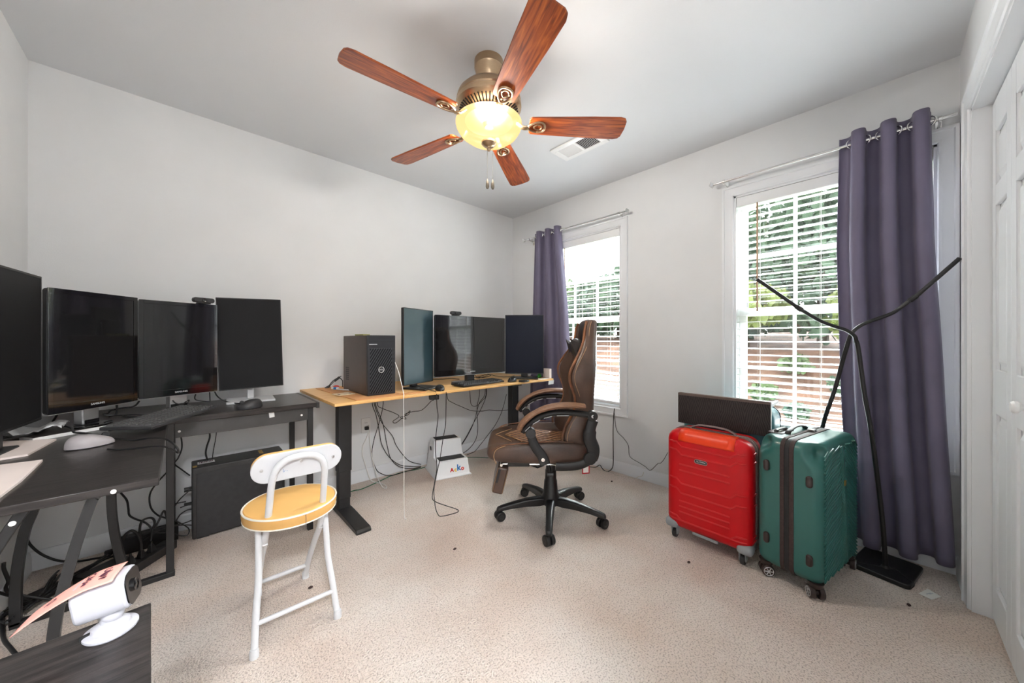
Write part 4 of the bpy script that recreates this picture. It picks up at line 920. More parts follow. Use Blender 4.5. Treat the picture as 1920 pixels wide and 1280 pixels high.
for i, (x, y, lab) in enumerate(((1.05, 1.55, 'tiny dark crumb on the open carpet left of the gaming chair'), (2.20, -0.075, 'dark crumb on the carpet in front of the lamp base'), (0.42, 1.75, 'dark crumb on the carpet below the folding chair seat'), (2.44, 1.45, 'dark crumb on the carpet near the window wall'), (1.83, 0.66, 'tiny red crumb on the carpet in front of the red suitcase'))):
    tag(MB().ball((x, y, 0.004), (0.011, 0.007, 0.004), 7, 4).build('crumb', 'debris', None, smooth=0), lab, 'crumb')

# ------------------------------------------------------------------ step stool
t = thing('step_stool', 'white two-step plastic stool with coloured letters under the bamboo desk', 'step stool', (1.598, 2.375, 0), math.radians(-15))
def frus(m, x0, x1, y0, y1, z0, X0, X1, Y0, Y1, z1):
    m.add([(x0, y0, z0), (x1, y0, z0), (x1, y1, z0), (x0, y1, z0), (X0, Y0, z1), (X1, Y0, z1), (X1, Y1, z1), (X0, Y1, z1)], [(0, 1, 2, 3), (4, 5, 6, 7), (0, 1, 5, 4), (1, 2, 6, 5), (2, 3, 7, 6), (3, 0, 4, 7)])
prof = [(-0.01, 0.0), (-0.012, 0.01), (0.0, 0.018), (0.02, 0.125), (0.028, 0.132), (0.125, 0.135), (0.132, 0.14), (0.15, 0.262), (0.158, 0.268), (0.262, 0.268), (0.27, 0.26), (0.31, 0.018), (0.322, 0.0)]
m = MB(); vs = []; n = len(prof)
for s in (-1, 1):
    for y, z in prof:
        hw = 0.142 - 0.10 * z + (0.010 if z < 0.012 else 0); vs.append((s * hw, y, z))
fs = [tuple(range(n)), tuple(reversed(range(n, 2 * n)))] + [(i, (i + 1) % n, n + (i + 1) % n, n + i) for i in range(n)]
m.add(vs, fs).build('body', 'stool_white', t, bevel=0.006, seg=3)
MB().box(-0.105, 0.105, 0.034, 0.122, 0.1325, 0.1385).build('tread', 'rubber', t, bevel=0.003)
MB().box(-0.096, 0.096, 0.165, 0.258, 0.266, 0.2715).build('tread', 'rubber', t, bevel=0.003)
hn = MB().cbox((-0.1255, 0.225, 0.19), (0.006, 0.026, 0.034), ry=-0.1).build('side_handle', 'black_matte', t, bevel=0.003)
for s, x, z, sz, mm in (('A', -0.012, 0.056, 0.040, 'letter_red'), ('c', 0.018, 0.055, 0.044, 'letter_yellow'), ('k', 0.046, 0.066, 0.066, 'letter_blue'), ('o', 0.078, 0.058, 0.046, 'letter_orange')):
    y = 0.0 + (z - 0.018) / 0.107 * 0.02 - 0.0015
    o = text('letter', s, mm, t, (x, y, z), (PI / 2 - 0.185, 0, 0), sz, 0.001, 0.0018)

# ------------------------------------------------------------------ white folding chair (faces the desk)
t = thing('folding_chair', 'white tube folding chair with an orange padded round seat', 'chair', (0.325, 1.64, 0), math.radians(-2))
MB().lathe([(0, 0.418), (0.150, 0.418), (0.160, 0.422), (0.163, 0.440), (0.160, 0.455)], 48).build('seat_base', 'orange_side', t)
MB().lathe([(0.158, 0.452), (0.154, 0.460), (0.12, 0.466), (0, 0.469)], 48).build('seat_cushion', 'orange_vinyl', t)
for r, z in ((0.1605, 0.4565), (0.158, 0.4195)):
    MB().tube([(r * math.cos(a), r * math.sin(a), z) for a in [2 * PI * q / 56 for q in range(56)]], 0.0035, 8, closed=True).build('piping', 'white_piping', t)
MB().tube([(0.02, -0.1625, 0.42), (0.02, -0.1635, 0.44), (0.02, -0.1605, 0.455)], 0.001, 5).build('seam', 'brown_edge', t)
U = cr([(s * x, y, z) for s, L in ((-1, 1), (1, -1)) for x, y, z in [(0.090, 0.205, 0.012), (0.092, 0.16, 0.10), (0.094, 0.05, 0.24), (0.094, -0.04, 0.34), (0.090, -0.10, 0.45), (0.086, -0.148, 0.58), (0.081, -0.164, 0.625), (0.066, -0.171, 0.658), (0.03, -0.1755, 0.679)][::L]], 6)
MB().tube(U, 0.0115, 12).build('back_frame', 'chair_white', t)
for s in (-1, 1):
    MB().tube(cr([(s * 0.112, -0.03, 0.425), (s * 0.113, -0.055, 0.33), (s * 0.116, -0.075, 0.22), (s * 0.126, -0.105, 0.12), (s * 0.134, -0.14, 0.012)], 6), 0.0115, 12).build('leg', 'chair_white', t)
    MB().lathe([(0.0145, 0), (0.0145, 0.022), (0.012, 0.03)], 14, Matrix.Translation((s * 0.1345, -0.142, 0))).build('foot_cap', 'chair_white', t)
    MB().lathe([(0.0145, 0), (0.0145, 0.022), (0.012, 0.03)], 14, Matrix.Translation((s * 0.090, 0.208, 0))).build('foot_cap', 'chair_white', t)
    MB().cyl((s * 0.085, -0.05, 0.335), (s * 0.122, -0.05, 0.335), 0.005, None, 10).build('pivot_bolt', 'silver', t)
MB().tube([(-0.127, -0.115, 0.095), (0.127, -0.115, 0.095)], 0.0085, 10).build('stretcher', 'chair_white', t)
MB().tube([(-0.091, 0.175, 0.075), (0.091, 0.175, 0.075)], 0.0085, 10).build('stretcher', 'chair_white', t)
BM = Matrix.Translation((0, -0.147, 0.648)) @ Matrix.Rotation(math.radians(9), 4, 'X')
def pill(w, h, bow, y0, y1, n=18):
    P = rrect(w, h, h * 0.48, 8); m = MB(); k = len(P); vs = []
    for yy in (y0, y1):
        for a, c in P: vs.append(BM @ Vector((a, yy + bow * (1 - (2 * a / w) ** 2) * -1 + bow, c)))
    m.add(vs, [tuple(reversed(range(k))), tuple(range(k, 2 * k))] + [(i, (i + 1) % k, k + (i + 1) % k, k + i) for i in range(k)]); return m
pill(0.292, 0.105, 0.0, -0.006, 0.003).build('back_board', 'chair_white', t, bevel=0.002)
pill(0.288, 0.101, 0.0, 0.003, 0.024).build('back_cushion', 'orange_vinyl', t, bevel=0.006)
for x in (-0.115, 0.0, 0.115): MB().lathe([(0.0055, 0), (0.0055, 0.002), (0.002, 0.003), (0, 0.003)], 12, BM @ Matrix.Translation((x, -0.006 if x else -0.0385, 0.0 if x else 0.024)) @ Matrix.Rotation(PI / 2, 4, 'X')).build('screw', 'silver', t)
MB().cbox((0, 0, 0), (0.001, 0.0006, 0.012)).cbox((0.004, 0, -0.003), (0.001, 0.0006, 0.008), ry=0.5).cbox((0.012, 0, -0.004), (0.004, 0.0006, 0.001)).build('pen_mark', 'letter_blue', t).matrix_basis = BM @ Matrix.Translation((-0.05, -0.0066, -0.015))
# ------------------------------------------------------------------ gaming chair (local x: backwards, local y: away from the camera)
t = thing('gaming_chair', 'brown leather gaming chair with armrests and footrest before the far window', 'chair', (1.69, 1.434, 0), math.radians(-43.39))
MB().lathe([(0.0, 0.078), (0.050, 0.078), (0.060, 0.09), (0.058, 0.125), (0.046, 0.150), (0.040, 0.225), (0.036, 0.232), (0.034, 0.290), (0.031, 0.292), (0.029, 0.345), (0, 0.345)], 28).build('gas_lift_cover', 'black_plastic', t)
ARM = None
for k in range(5):
    a = math.radians(-98 + 72 * k)
    if ARM is None:
        m = MB(); vs = []
        S = [(0.03, 0.125, 0.085, 0.030), (0.08, 0.128, 0.078, 0.027), (0.16, 0.122, 0.078, 0.023), (0.25, 0.104, 0.072, 0.020), (0.305, 0.092, 0.064, 0.020), (0.335, 0.082, 0.058, 0.017), (0.342, 0.070, 0.058, 0.012)]
        for x, zt, zb, w in S: vs += [(x, -w, zb), (x, w, zb), (x, w * 0.95, zt - 0.008), (x, w * 0.55, zt), (x, -w * 0.55, zt), (x, -w * 0.95, zt - 0.008)]
        fs = [(i * 6 + j, i * 6 + (j + 1) % 6, i * 6 + 6 + (j + 1) % 6, i * 6 + 6 + j) for i in range(len(S) - 1) for j in range(6)] + [tuple(range(6)), tuple(range(len(vs) - 6, len(vs)))]
        ARM = m.add(vs, fs).build('base_arm', 'black_plastic', t, bevel=0.003, smooth=45); arm = ARM
    else: arm = dup(ARM, t)
    arm.rotation_euler = (0, 0, a)
    if k == 0:
        m = MB()
        for s in (-1, 1): m.tube([(0, s * 0.006, 0), (0, s * 0.027, 0)], 0.029, 20)
        WH = m.build('caster', 'black_plastic', t, bevel=0.004)
        HD = MB().lathe([(0.010, -0.027), (0.010, 0.034)], 14).tube([(0, -0.0305, 0), (0, 0.0305, 0)], 0.008, 16).build('caster_hood', 'charcoal', WH)
        HB = MB()
        for s in (-1, 1): HB.tube([(0, s * 0.0272, 0), (0, s * 0.0285, 0)], 0.017, 16)
        HB = HB.build('caster_hub', 'grey_black', WH); wh = WH
    else:
        wh = dup(WH, t); dup(HD, wh); dup(HB, wh)
    wh.location = (0.322 * math.cos(a), 0.322 * math.sin(a), 0.0295); wh.rotation_euler = (0, 0, a + (0.6, 1.1, -0.4, 0.9, 0.3)[k])
MB().box(-0.10, 0.12, -0.08, 0.08, 0.345, 0.385).box(-0.13, 0.14, -0.12, 0.12, 0.382, 0.398).build('seat_mechanism', 'black_steel', t, bevel=0.004)
MB().tube(cr([(-0.02, -0.08, 0.362), (-0.02, -0.2, 0.358), (-0.03, -0.225, 0.352)], 5), 0.006, 8).tube([(-0.045, -0.235, 0.350), (-0.012, -0.235, 0.350)], 0.013, 8).build('tilt_lever', 'black_plastic', t)
for y in (-0.13, 0.13): MB().tube([(-0.30, y, 0.372), (0.17, y, 0.366)], 0.0065, 10).build('footrest_rail', 'chrome', t)
MB().tube([(-0.305, -0.155, 0.372), (-0.305, 0.155, 0.372)], 0.008, 10).build('footrest_axle', 'chrome', t)
for y in (-0.13, 0.13): MB().box(-0.27, -0.14, y - 0.016, y + 0.016, 0.360, 0.396).build('footrest_bracket', 'black_plastic', t, bevel=0.004)
FM = Matrix.Translation((-0.295, 0, 0.362)) @ Matrix.Rotation(math.radians(14), 4, 'Y')
fp = MB().box(-0.030, 0.036, -0.15, 0.15, -0.165, -0.006, FM).build('footrest_pad', 'leather', t, bevel=0.012, seg=3)
MB().box(-0.022, -0.008, -0.1515, -0.1495, -0.10, -0.02, FM).build('zip', 'black_matte', fp)
for xx in (-0.026, 0.032): MB().tube([FM @ Vector((xx, -0.151, -0.155)), FM @ Vector((xx, -0.151, -0.012))], 0.0012, 5).build('seam', 'stitch', fp)
# seat
def loft(rings, name, m, parent, sub=1, caps=True):
    b = MB(); k = len(rings[0]); vs = [p for r in rings for p in r]
    fs = [(i * k + j, i * k + (j + 1) % k, (i + 1) * k + (j + 1) % k, (i + 1) * k + j) for i in range(len(rings) - 1) for j in range(k)]
    if caps: fs += [tuple(range(k)), tuple(range(len(vs) - k, len(vs)))]
    return b.add(vs, fs).build(name, m, parent, sub=sub)
SEC = [(-0.392, 0.19, 0.440, 0.462, 0.464), (-0.380, 0.215, 0.415, 0.488, 0.490), (-0.340, 0.238, 0.400, 0.500, 0.505), (-0.25, 0.250, 0.396, 0.504, 0.522), (-0.10, 0.258, 0.394, 0.498, 0.538), (0.05, 0.258, 0.394, 0.488, 0.544), (0.16, 0.250, 0.396, 0.480, 0.530), (0.20, 0.235, 0.405, 0.470, 0.50)]
rings = []
for x, w, zb, zc, zt in SEC:
    H_ = [(w * 0.8, zb), (w * 0.98, zb + 0.02), (w, (zb + zt) / 2), (w * 0.97, zt - 0.012), (w * 0.86, zt), (w * 0.72, (zc + zt) / 2), (w * 0.62, zc), (w * 0.2, zc + 0.006)]
    rings.append([(x, -a, c) for a, c in H_] + [(x, a, c) for a, c in reversed(H_)])
seat = loft(rings, 'seat', 'leather', t, 2)
def seat_z(x):
    for a, c in zip(SEC, SEC[1:]):
        if a[0] <= x <= c[0]: return a[3] + (c[3] - a[3]) * (x - a[0]) / (c[0] - a[0])
    return SEC[-1][3]
m = MB()
def qf(u, v):
    y = -0.145 + 0.29 * v; x0 = -0.285 + 0.10 * abs(2 * v - 1); x = x0 + (0.17 - x0) * u
    return Vector((x, y, seat_z(x) + 0.0065 + 0.002 * math.sin(PI * u)))
m.grid(qf, 20, 16).build('quilted_panel', 'quilted_leather', seat, solid=0.006, smooth=0)
for off in (0.0, -0.06):
    MB().tube([qf(0, v) + Vector((off, 0, 0.002 if off == 0 else 0.002)) for v in [q / 12 for q in range(13)]], 0.0018, 6).build('seat_seam', 'stitch', seat)
for s in (-1, 1):
    MB().tube(cr([(-0.355, s * 0.222, 0.478), (-0.30, s * 0.236, 0.512), (-0.2, s * 0.245, 0.525), (-0.05, s * 0.252, 0.538), (0.1, s * 0.250, 0.535)], 6), 0.003, 6).build('seat_piping', 'leather_worn', seat)
    MB().tube(cr([(-0.33, s * 0.243, 0.41), (-0.345, s * 0.24, 0.45), (-0.33, s * 0.238, 0.49), (-0.28, s * 0.243, 0.512)], 6), 0.002, 6).build('seat_seam', 'stitch', seat)
# backrest: z, rear x, front x (centre), wing front x, half width
BK = [(0.440, 0.215, 0.120, 0.110, 0.17), (0.47, 0.228, 0.105, 0.060, 0.215), (0.55, 0.236, 0.115, 0.035, 0.242), (0.63, 0.240, 0.135, 0.060, 0.240), (0.70, 0.240, 0.145, 0.105, 0.222), (0.78, 0.241, 0.150, 0.110, 0.225), (0.87, 0.243, 0.150, 0.078, 0.252),
      (0.93, 0.246, 0.155, 0.080, 0.258), (0.99, 0.250, 0.168, 0.112, 0.235), (1.05, 0.258, 0.182, 0.150, 0.190), (1.10, 0.264, 0.190, 0.172, 0.160), (1.17, 0.272, 0.196, 0.182, 0.150), (1.215, 0.276, 0.204, 0.196, 0.135), (1.236, 0.270, 0.226, 0.224, 0.10)]
rings = []
for z, xr, xf, xw, w in BK:
    H_ = [(xr, 0.55 * w), (xr - 0.012, 0.88 * w), (xr - 0.04, w), (xw + 0.02, w), (xw, 0.93 * w), (xw + 0.012, 0.78 * w), (xf, 0.60 * w), (xf, 0.25 * w)]
    rings.append([(x, -y, z) for x, y in H_] + [(x, y, z) for x, y in reversed(H_)])
back = loft(rings, 'backrest', 'leather', t, 2)
for s in (-1, 1):
    MB().tube(cr([(xw + 0.003, s * 0.955 * w, z) for z, xr, xf, xw, w in BK[1:13]], 5), 0.008, 8).build('wing_edge', 'leather_worn', back)
    MB().tube(cr([(xw + 0.030, s * 1.0 * w, z) for z, xr, xf, xw, w in BK[1:13]], 5), 0.0016, 6).build('wing_seam', 'stitch', back)
MB().tube(cr([(BK[q][2] - 0.001, 0.0, BK[q][0]) for q in range(2, 12)], 4), 0.001, 5).build('centre_seam', 'stitch', back)
BKD = {z: (xf, w) for z, xr, xf, xw, w in BK}
def hpf(u, v):
    z = 1.075 + 0.135 * v; a = next(i for i in range(len(BK) - 1) if BK[i][0] <= z <= BK[i + 1][0]); k = (z - BK[a][0]) / (BK[a + 1][0] - BK[a][0])
    xf = BK[a][2] + (BK[a + 1][2] - BK[a][2]) * k; w = BK[a][4] + (BK[a + 1][4] - BK[a][4]) * k
    return Vector((xf - 0.004 + 0.004 * abs(2 * u - 1), (2 * u - 1) * w * 0.66, z))
MB().grid(hpf, 8, 10).build('head_panel', 'leather_dark', back, solid=0.006, smooth=0)
hp = MB(); HPM = Matrix.Translation((0.165, 0, 1.055)) @ Matrix.Rotation(math.radians(-12), 4, 'Y')
hp.ball((0, 0, 0), (0.042, 0.13, 0.062), 20, 14, None); hp.v = [tuple(HPM @ Vector(v)) for v in hp.v]
hpo = hp.build('head_pillow', 'leather_dark', t, smooth=60)
for s in (-1, 1): MB().add([tuple(HPM @ Vector(v)) for v in ((-0.045, s * 0.085, 0.068), (0.0, s * 0.135, 0.03), (-0.035, s * 0.12, -0.03), (-0.02, s * 0.09, 0.0))], [(0, 1, 2), (0, 2, 3), (0, 1, 3), (1, 2, 3)]).build('pillow_corner', 'leather_dark', hpo)
for s in (-1, 1):
    y = s * 0.285
    top = cr([(0.155, y, 0.742), (0.08, y, 0.748), (0.0, y, 0.744), (-0.075, y, 0.726), (-0.14, y, 0.692), (-0.185, y, 0.650), (-0.205, y, 0.612)], 6)
    n = len(top)
    MB().tube(top, [0.020 + 0.010 * math.sin(PI * min(1, (i + 2) / n * 1.4 if i < n * 0.6 else (n - i + 3) / n * 1.6)) * 0.6 for i in range(n)], 14, ell=(1.55, 0.62)).build('armrest_pad', 'arm_pad', t)
    un = cr([(0.205, y, 0.690), (0.10, y, 0.705), (0.0, y, 0.706), (-0.07, y, 0.692), (-0.13, y, 0.660), (-0.172, y, 0.622), (-0.19, y, 0.600)], 6)
    arm = MB().tube(un, [0.026] + [0.018] * (len(un) - 2) + [0.014], 12, ell=(1.25, 0.95)).build('armrest_frame', 'black_plastic', t)
    for q in (8, 14, 20, 26): MB().tube([un[q] + Vector((0, -s * 0.0 - 0.020, -0.012)), un[min(q + 4, len(un) - 1)] + Vector((0, -0.020, -0.012))], 0.002, 6).build('frame_slot', 'light_grey', arm)
    MB().tube([(0.195, y - 0.022, 0.690), (0.195, y + 0.022, 0.690)], 0.028, 20).build('armrest_pivot', 'black_plastic', arm, bevel=0.003)
    MB().tube([(0.195, y - 0.0235, 0.690), (0.195, y + 0.0235, 0.690)], 0.009, 16).build('bolt', 'chrome', arm)
    MB().tube([(-0.142, y - 0.024, 0.597), (-0.142, y + 0.024, 0.597)], 0.028, 20).build('armrest_joint', 'black_plastic', arm, bevel=0.003)
    st = cr([(-0.142, y, 0.605), (-0.132, y, 0.560), (-0.112, y, 0.515), (-0.085, y, 0.478), (-0.068, y, 0.445), (-0.062, y, 0.425)], 5)
    MB().tube(st, [0.020, 0.0205, 0.021, 0.0215, 0.022, 0.0225] and [0.02 + 0.006 * i / len(st) for i in range(len(st))], 12, ell=(0.55, 1.15)).build('armrest_support', 'black_plastic', t)
    MB().tube([(-0.074, y - 0.014, 0.452), (-0.074, y + 0.014, 0.452)], 0.010, 14).build('bolt', 'chrome', arm)
    rc = cr([(0.205, s * 0.272, 0.665), (0.190, s * 0.272, 0.62), (0.185, s * 0.272, 0.56), (0.205, s * 0.270, 0.50), (0.190, s * 0.268, 0.445), (0.13, s * 0.266, 0.412), (0.05, s * 0.262, 0.402), (0.0, s * 0.26, 0.402)], 6)
    MB().tube(rc, [0.030 if i < 8 else (0.036 if i < 24 else 0.024) for i in range(len(rc))], 12, ell=(1.0, 0.42) if False else (0.45, 1.0)).build('recline_bracket', 'black_plastic', t)
    MB().tube([(0.185, s * 0.28 - 0.012, 0.455), (0.185, s * 0.28 + 0.012, 0.455)], 0.034, 22).build('recline_cap', 'black_plastic', t, bevel=0.003)
tg = MB()
for a in ((0, 0.045, 0, 0.006), (0, 0.045, 0.044, 0.05), (0, 0.006, 0, 0.05), (0.039, 0.045, 0, 0.05)): tg.box(a[0], a[1], -0.001, 0.001, a[2], a[3])
g = tg.build('hanging_label', 'red_frame', t); g.location = (0.16, -0.19, 0.335); g.rotation_euler = (0, 0, 0.2)
MB().box(0.006, 0.039, -0.0006, 0.0006, 0.006, 0.044).build('label_sheet', 'paper', g)

# ------------------------------------------------------------------ suitcases
def roundbox(size, r, n=18, dents=(), c=(0, 0, 0)):
    h = [q / 2 for q in size]; m = MB()
    def mp(t): return math.sin(t * PI / 2) * 0.6 + t * 0.4
    for ax in range(3):
        for sg in (-1, 1):
            u_, v_ = (ax + 1) % 3, (ax + 2) % 3; vs = []
            for j in range(n + 1):
                for i in range(n + 1):
                    q = [0, 0, 0]; q[ax] = sg * h[ax]; q[u_] = mp(2 * i / n - 1) * h[u_]; q[v_] = mp(2 * j / n - 1) * h[v_]
                    inn = [max(-h[k] + r[k], min(h[k] - r[k], q[k])) for k in range(3)]
                    d = Vector([(q[k] - inn[k]) / r[k] for k in range(3)])
                    if d.length > 1e-6: d.normalize()
                    p = Vector([inn[k] + r[k] * d[k] for k in range(3)])
                    for (dc, dr, dd) in dents:
                        w = (p - Vector(dc)).length / dr
                        if w < 1: p = p + Vector(dd) * (1 - w) ** 1.15
                    vs.append(p + Vector(c))
            m.add(vs, [(j * (n + 1) + i, j * (n + 1) + i + 1, (j + 1) * (n + 1) + i + 1, (j + 1) * (n + 1) + i) for j in range(n) for i in range(n)])
    return m
def merge(mb, name, m, parent, sm=60):
    o = mb.build(name, m, parent, smooth=sm); bm = bmesh.new(); bm.from_mesh(o.data); bmesh.ops.remove_doubles(bm, verts=bm.verts, dist=2e-4); bmesh.ops.recalc_face_normals(bm, faces=bm.faces); bm.to_mesh(o.data); bm.free(); return o
t = thing('suitcase', 'red hard-shell suitcase on four wheels in front of the near window', 'suitcase', (2.098, 0.634, 0), math.radians(-2))
W_, H_, Z_ = 0.412, 0.545, 0.335
shell = merge(roundbox((0.118, W_, H_), (0.045, 0.06, 0.06), 18, c=(-0.054, 0, Z_)), 'front_shell', 'red_shell', t)
merge(roundbox((0.112, W_ - 0.006, H_ - 0.006), (0.045, 0.06, 0.06), 18, c=(0.058, 0, Z_)), 'rear_shell', 'red_shell', t)
for x0, x1, g_, mm in ((-0.016, -0.006, 0.003, 'zip_grey'), (-0.006, 0.006, 0.0, 'black_matte'), (0.006, 0.016, 0.003, 'zip_grey'), (0.020, 0.024, 0.001, 'light_grey')):
    MB().prism(rrect(W_ + 2 * g_, H_ + 2 * g_, 0.06, 8), x0, x1, 'yz', Matrix.Translation((0, 0, Z_))).build('zip_band', mm, t, bevel=0.0015)
def ridge(zl, drop, r=0.0048):
    xs = -0.1128
    P = [(-0.03, W_ / 2 - 0.001, zl), (-0.07, W_ / 2 - 0.004, zl), (-0.098, W_ / 2 - 0.022, zl), (xs, 0.165, zl), (xs, 0.145, zl), (xs, 0.118, zl - drop), (xs, -0.118, zl - drop), (xs, -0.145, zl), (xs, -0.165, zl), (-0.098, -W_ / 2 + 0.022, zl), (-0.07, -W_ / 2 + 0.004, zl), (-0.03, -W_ / 2 + 0.001, zl)]
    MB().tube(P, r, 8).build('ridge', 'ridge_red', shell)
for zl, dr in ((0.545, 0.024), (0.502, 0.024), (0.345, 0.024), (0.292, 0.024), (0.140, 0.022), (0.118, 0.0)): ridge(zl, dr)
for z in (0.425, 0.392, 0.225, 0.195, 0.165): MB().tube([(-0.1128, 0.13, z), (-0.1128, -0.115, z)], 0.0042, 8).build('ridge', 'ridge_red', shell)
def glare_surf(u, v):
    ph = math.radians(5 + 100 * v); y = 0.135 - 0.27 * u
    if ph < PI / 2: return Vector((-0.068 - 0.0465 * math.cos(ph), y, 0.5475 + 0.0615 * math.sin(ph)))
    return Vector((-0.068 + 0.042 * (ph - PI / 2) / math.radians(15), y, 0.6090))
m = MB(); m.grid(glare_surf, 8, 16)
m.build('corner_glare', 'glare_orange', shell, solid=0.0025, smooth=60, off=0)  # patch added to paint a bright reflection along the shell's top edge
pl = MB().prism(rrect(0.062, 0.020, 0.0098), -0.1165, -0.113, 'yz', Matrix.Translation((0, 0.018, 0.462))).build('badge', 'gloss_black', t)
MB().tube([(-0.1165, 0.018 + a, 0.462 + c) for a, c in rrect(0.062, 0.020, 0.0098)], 0.0012, 6, closed=True).build('badge_rim', 'silver', pl)
text('badge_letters', 'OLYMPIA', 'light_grey', pl, (-0.1168, 0.018, 0.462), (PI / 2, 0, -PI / 2), 0.0115)
MB().tube(cr([(0.0, 0.115, 0.607), (0.0, 0.095, 0.620), (0.0, 0.05, 0.632), (0.0, -0.05, 0.632), (0.0, -0.095, 0.620), (0.0, -0.115, 0.607)], 5), 0.009, 10, ell=(1.5, 0.55)).build('top_handle', 'zip_grey', t)
MB().tube([(-0.025, 0.218, 0.49), (-0.025, 0.218, 0.44)], 0.007, 8).build('side_handle', 'wheel_grey', t)
MB().box(-0.112, -0.106, -0.062, 0.062, 0.064, 0.078).build('lower_grip', 'wheel_grey', t, bevel=0.003)
for sx, sy in ((-1, -1), (-1, 1), (1, -1), (1, 1)):
    x, y = sx * 0.078, sy * 0.165
    hs = merge(roundbox((0.066, 0.07, 0.05), (0.02, 0.02, 0.02), 8, c=(sx * 0.082, sy * 0.176, 0.083)), 'wheel_housing', 'wheel_grey', t)
    for k in (-1, 1): MB().prism([(-0.014, 0.012), (0.012, 0.012), (0.020, 0.07), (-0.022, 0.07)], y + k * 0.013 - 0.003, y + k * 0.013 + 0.003, 'xz', Matrix.Translation((x, 0, 0.008))).build('wheel_fork', 'wheel_grey', hs, bevel=0.002)
    MB().tube([(x, y - 0.010, 0.025), (x, y + 0.010, 0.025)], 0.025, 20).build('wheel', 'charcoal', t, bevel=0.003)

GZ = 0.3575
t = thing('suitcase', 'dark green ribbed hard-shell suitcase on black spinner wheels', 'suitcase', (2.186, 0.247, 0), math.radians(-12))
dn = [((-0.210, -0.112, 0.262), 0.062, (0.050, 0.030, -0.004)), ((-0.212, 0.108, 0.272), 0.055, (0.044, -0.028, -0.006))]
gs = merge(roundbox((0.455, 0.250, 0.600), (0.05, 0.04, 0.05), 34, dn, (0, 0, GZ)), 'shell', 'green_shell', t)
for y0, y1, g_, mm in ((-0.026, -0.009, 0.003, 'brown_zip'), (-0.009, 0.009, 0.001, 'black_matte'), (0.009, 0.026, 0.003, 'brown_zip')):
    MB().prism(rrect(0.455 + 2 * g_, 0.600 + 2 * g_, 0.05, 8), y0, y1, 'xz', Matrix.Translation((0, 0, GZ))).build('zip_band', mm, t, bevel=0.0015)
rb = MB(); yb = -0.1245
def inside(x, z): return abs(x) < 0.205 and abs(z) < 0.275
for k in range(40):
    z0 = -0.34 + k * 0.0165
    L = [];
    for i in range(21):
        x = -0.20 + 0.24 * i / 20; z = z0 + 0.10 * (i / 20) ** 1.3 + 0.010 * math.sin(3.0 * i / 20 * PI * 0.66)
        if inside(x, z) and (x + 0.13 * z) < 0.035: L.append((x, yb, GZ + z))
    if len(L) > 2: rb.tube(L, 0.0036, 6)
    L = []
    for i in range(15):
        x = 0.03 + 0.175 * i / 14; z = z0 + 0.16 - 0.13 * i / 14
        if inside(x, z) and (x + 0.13 * z) > 0.062: L.append((x, yb, GZ + z))
    if len(L) > 2: rb.tube(L, 0.0036, 6)
for q in range(4): rb.tube([(0.004 + 0.011 * q - 0.13 * z, yb, GZ + z) for z in [-0.27 + 0.54 * i / 10 for i in range(11)]], 0.0032, 6)
rb.build('ribs', 'green_shell', gs)
MB().cbox((0.028, yb - 0.003, GZ + 0.10), (0.020, 0.004, 0.024)).build('badge', 'brass', t, bevel=0.001)
for y, z in ((-0.082, 0.50), (0.078, 0.525), (-0.082, 0.165), (0.078, 0.19)):
    merge(roundbox((0.022, 0.024, 0.05), (0.009, 0.0115, 0.0115), 8, c=(-0.230, y, z)), 'side_foot', 'brown_plastic', t)
MB().prism(rrect(0.15, 0.062, 0.02), 0, 0.004, 'xy', Matrix.Translation((-0.06, 0.085, GZ + 0.299))).build('pull_handle_plate', 'brown_plastic', t, bevel=0.001)
MB().tube(cr([(-0.11, 0.085, GZ + 0.302), (-0.105, 0.085, GZ + 0.312), (-0.02, 0.085, GZ + 0.312), (-0.015, 0.085, GZ + 0.302)], 4), 0.006, 8, ell=(1.6, 0.8)).build('pull_handle', 'black_plastic', t)
MB().tube(cr([(-0.10, 0.043, GZ + 0.299), (-0.09, 0.043, GZ + 0.312), (-0.03, 0.043, GZ + 0.325), (0.03, 0.043, GZ + 0.325), (0.09, 0.043, GZ + 0.312), (0.10, 0.043, GZ + 0.299)], 5), 0.008, 10, ell=(1.5, 0.6)).build('top_handle', 'black_plastic', t)
MB().cbox((0.05, 0.0, GZ + 0.308), (0.03, 0.03, 0.012)).build('zip_lock', 'chrome', t, bevel=0.003)
SP = None
for sx, sy in ((-1, -1), (-1, 1), (1, -1), (1, 1)):
    x, y = sx * 0.195, sy * 0.092
    MB().lathe([(0.030, 0.072), (0.026, 0.056), (0.018, 0.046), (0, 0.046)], 16, Matrix.Translation((x, y, 0))).build('wheel_mount', 'brown_plastic', t)
    if SP is None:
        m = MB()
        for s in (-1, 1): m.tube([(0, s * 0.008, 0), (0, s * 0.027, 0)], 0.026, 22)
        SP = m.tube([(0, -0.009, 0), (0, 0.009, 0)], 0.012, 12).build('spinner_wheel', 'brown_plastic', t, bevel=0.003); w_ = SP
        HBS = []
        for s in (-1, 1):
            hb = MB(); hb.tube([(0.019 * math.cos(a), s * 0.0275, 0.019 * math.sin(a)) for a in [2 * PI * q / 24 for q in range(24)]], 0.0018, 6, closed=True)
            for q in range(6): hb.tube([(0, s * 0.0275, 0), (0.018 * math.cos(q * PI / 3), s * 0.0275, 0.018 * math.sin(q * PI / 3))], 0.0022, 6)
            HBS.append(hb.build('spoked_hub', 'silver', SP))
    else: w_ = dup(SP, t); [dup(h_, w_) for h_ in HBS]
    w_.location = (x, y, 0.0265); w_.rotation_euler = (0, 0, {(-1, -1): 0.75, (-1, 1): 2.3, (1, -1): 0.15, (1, 1): 0.5}[(sx, sy)])

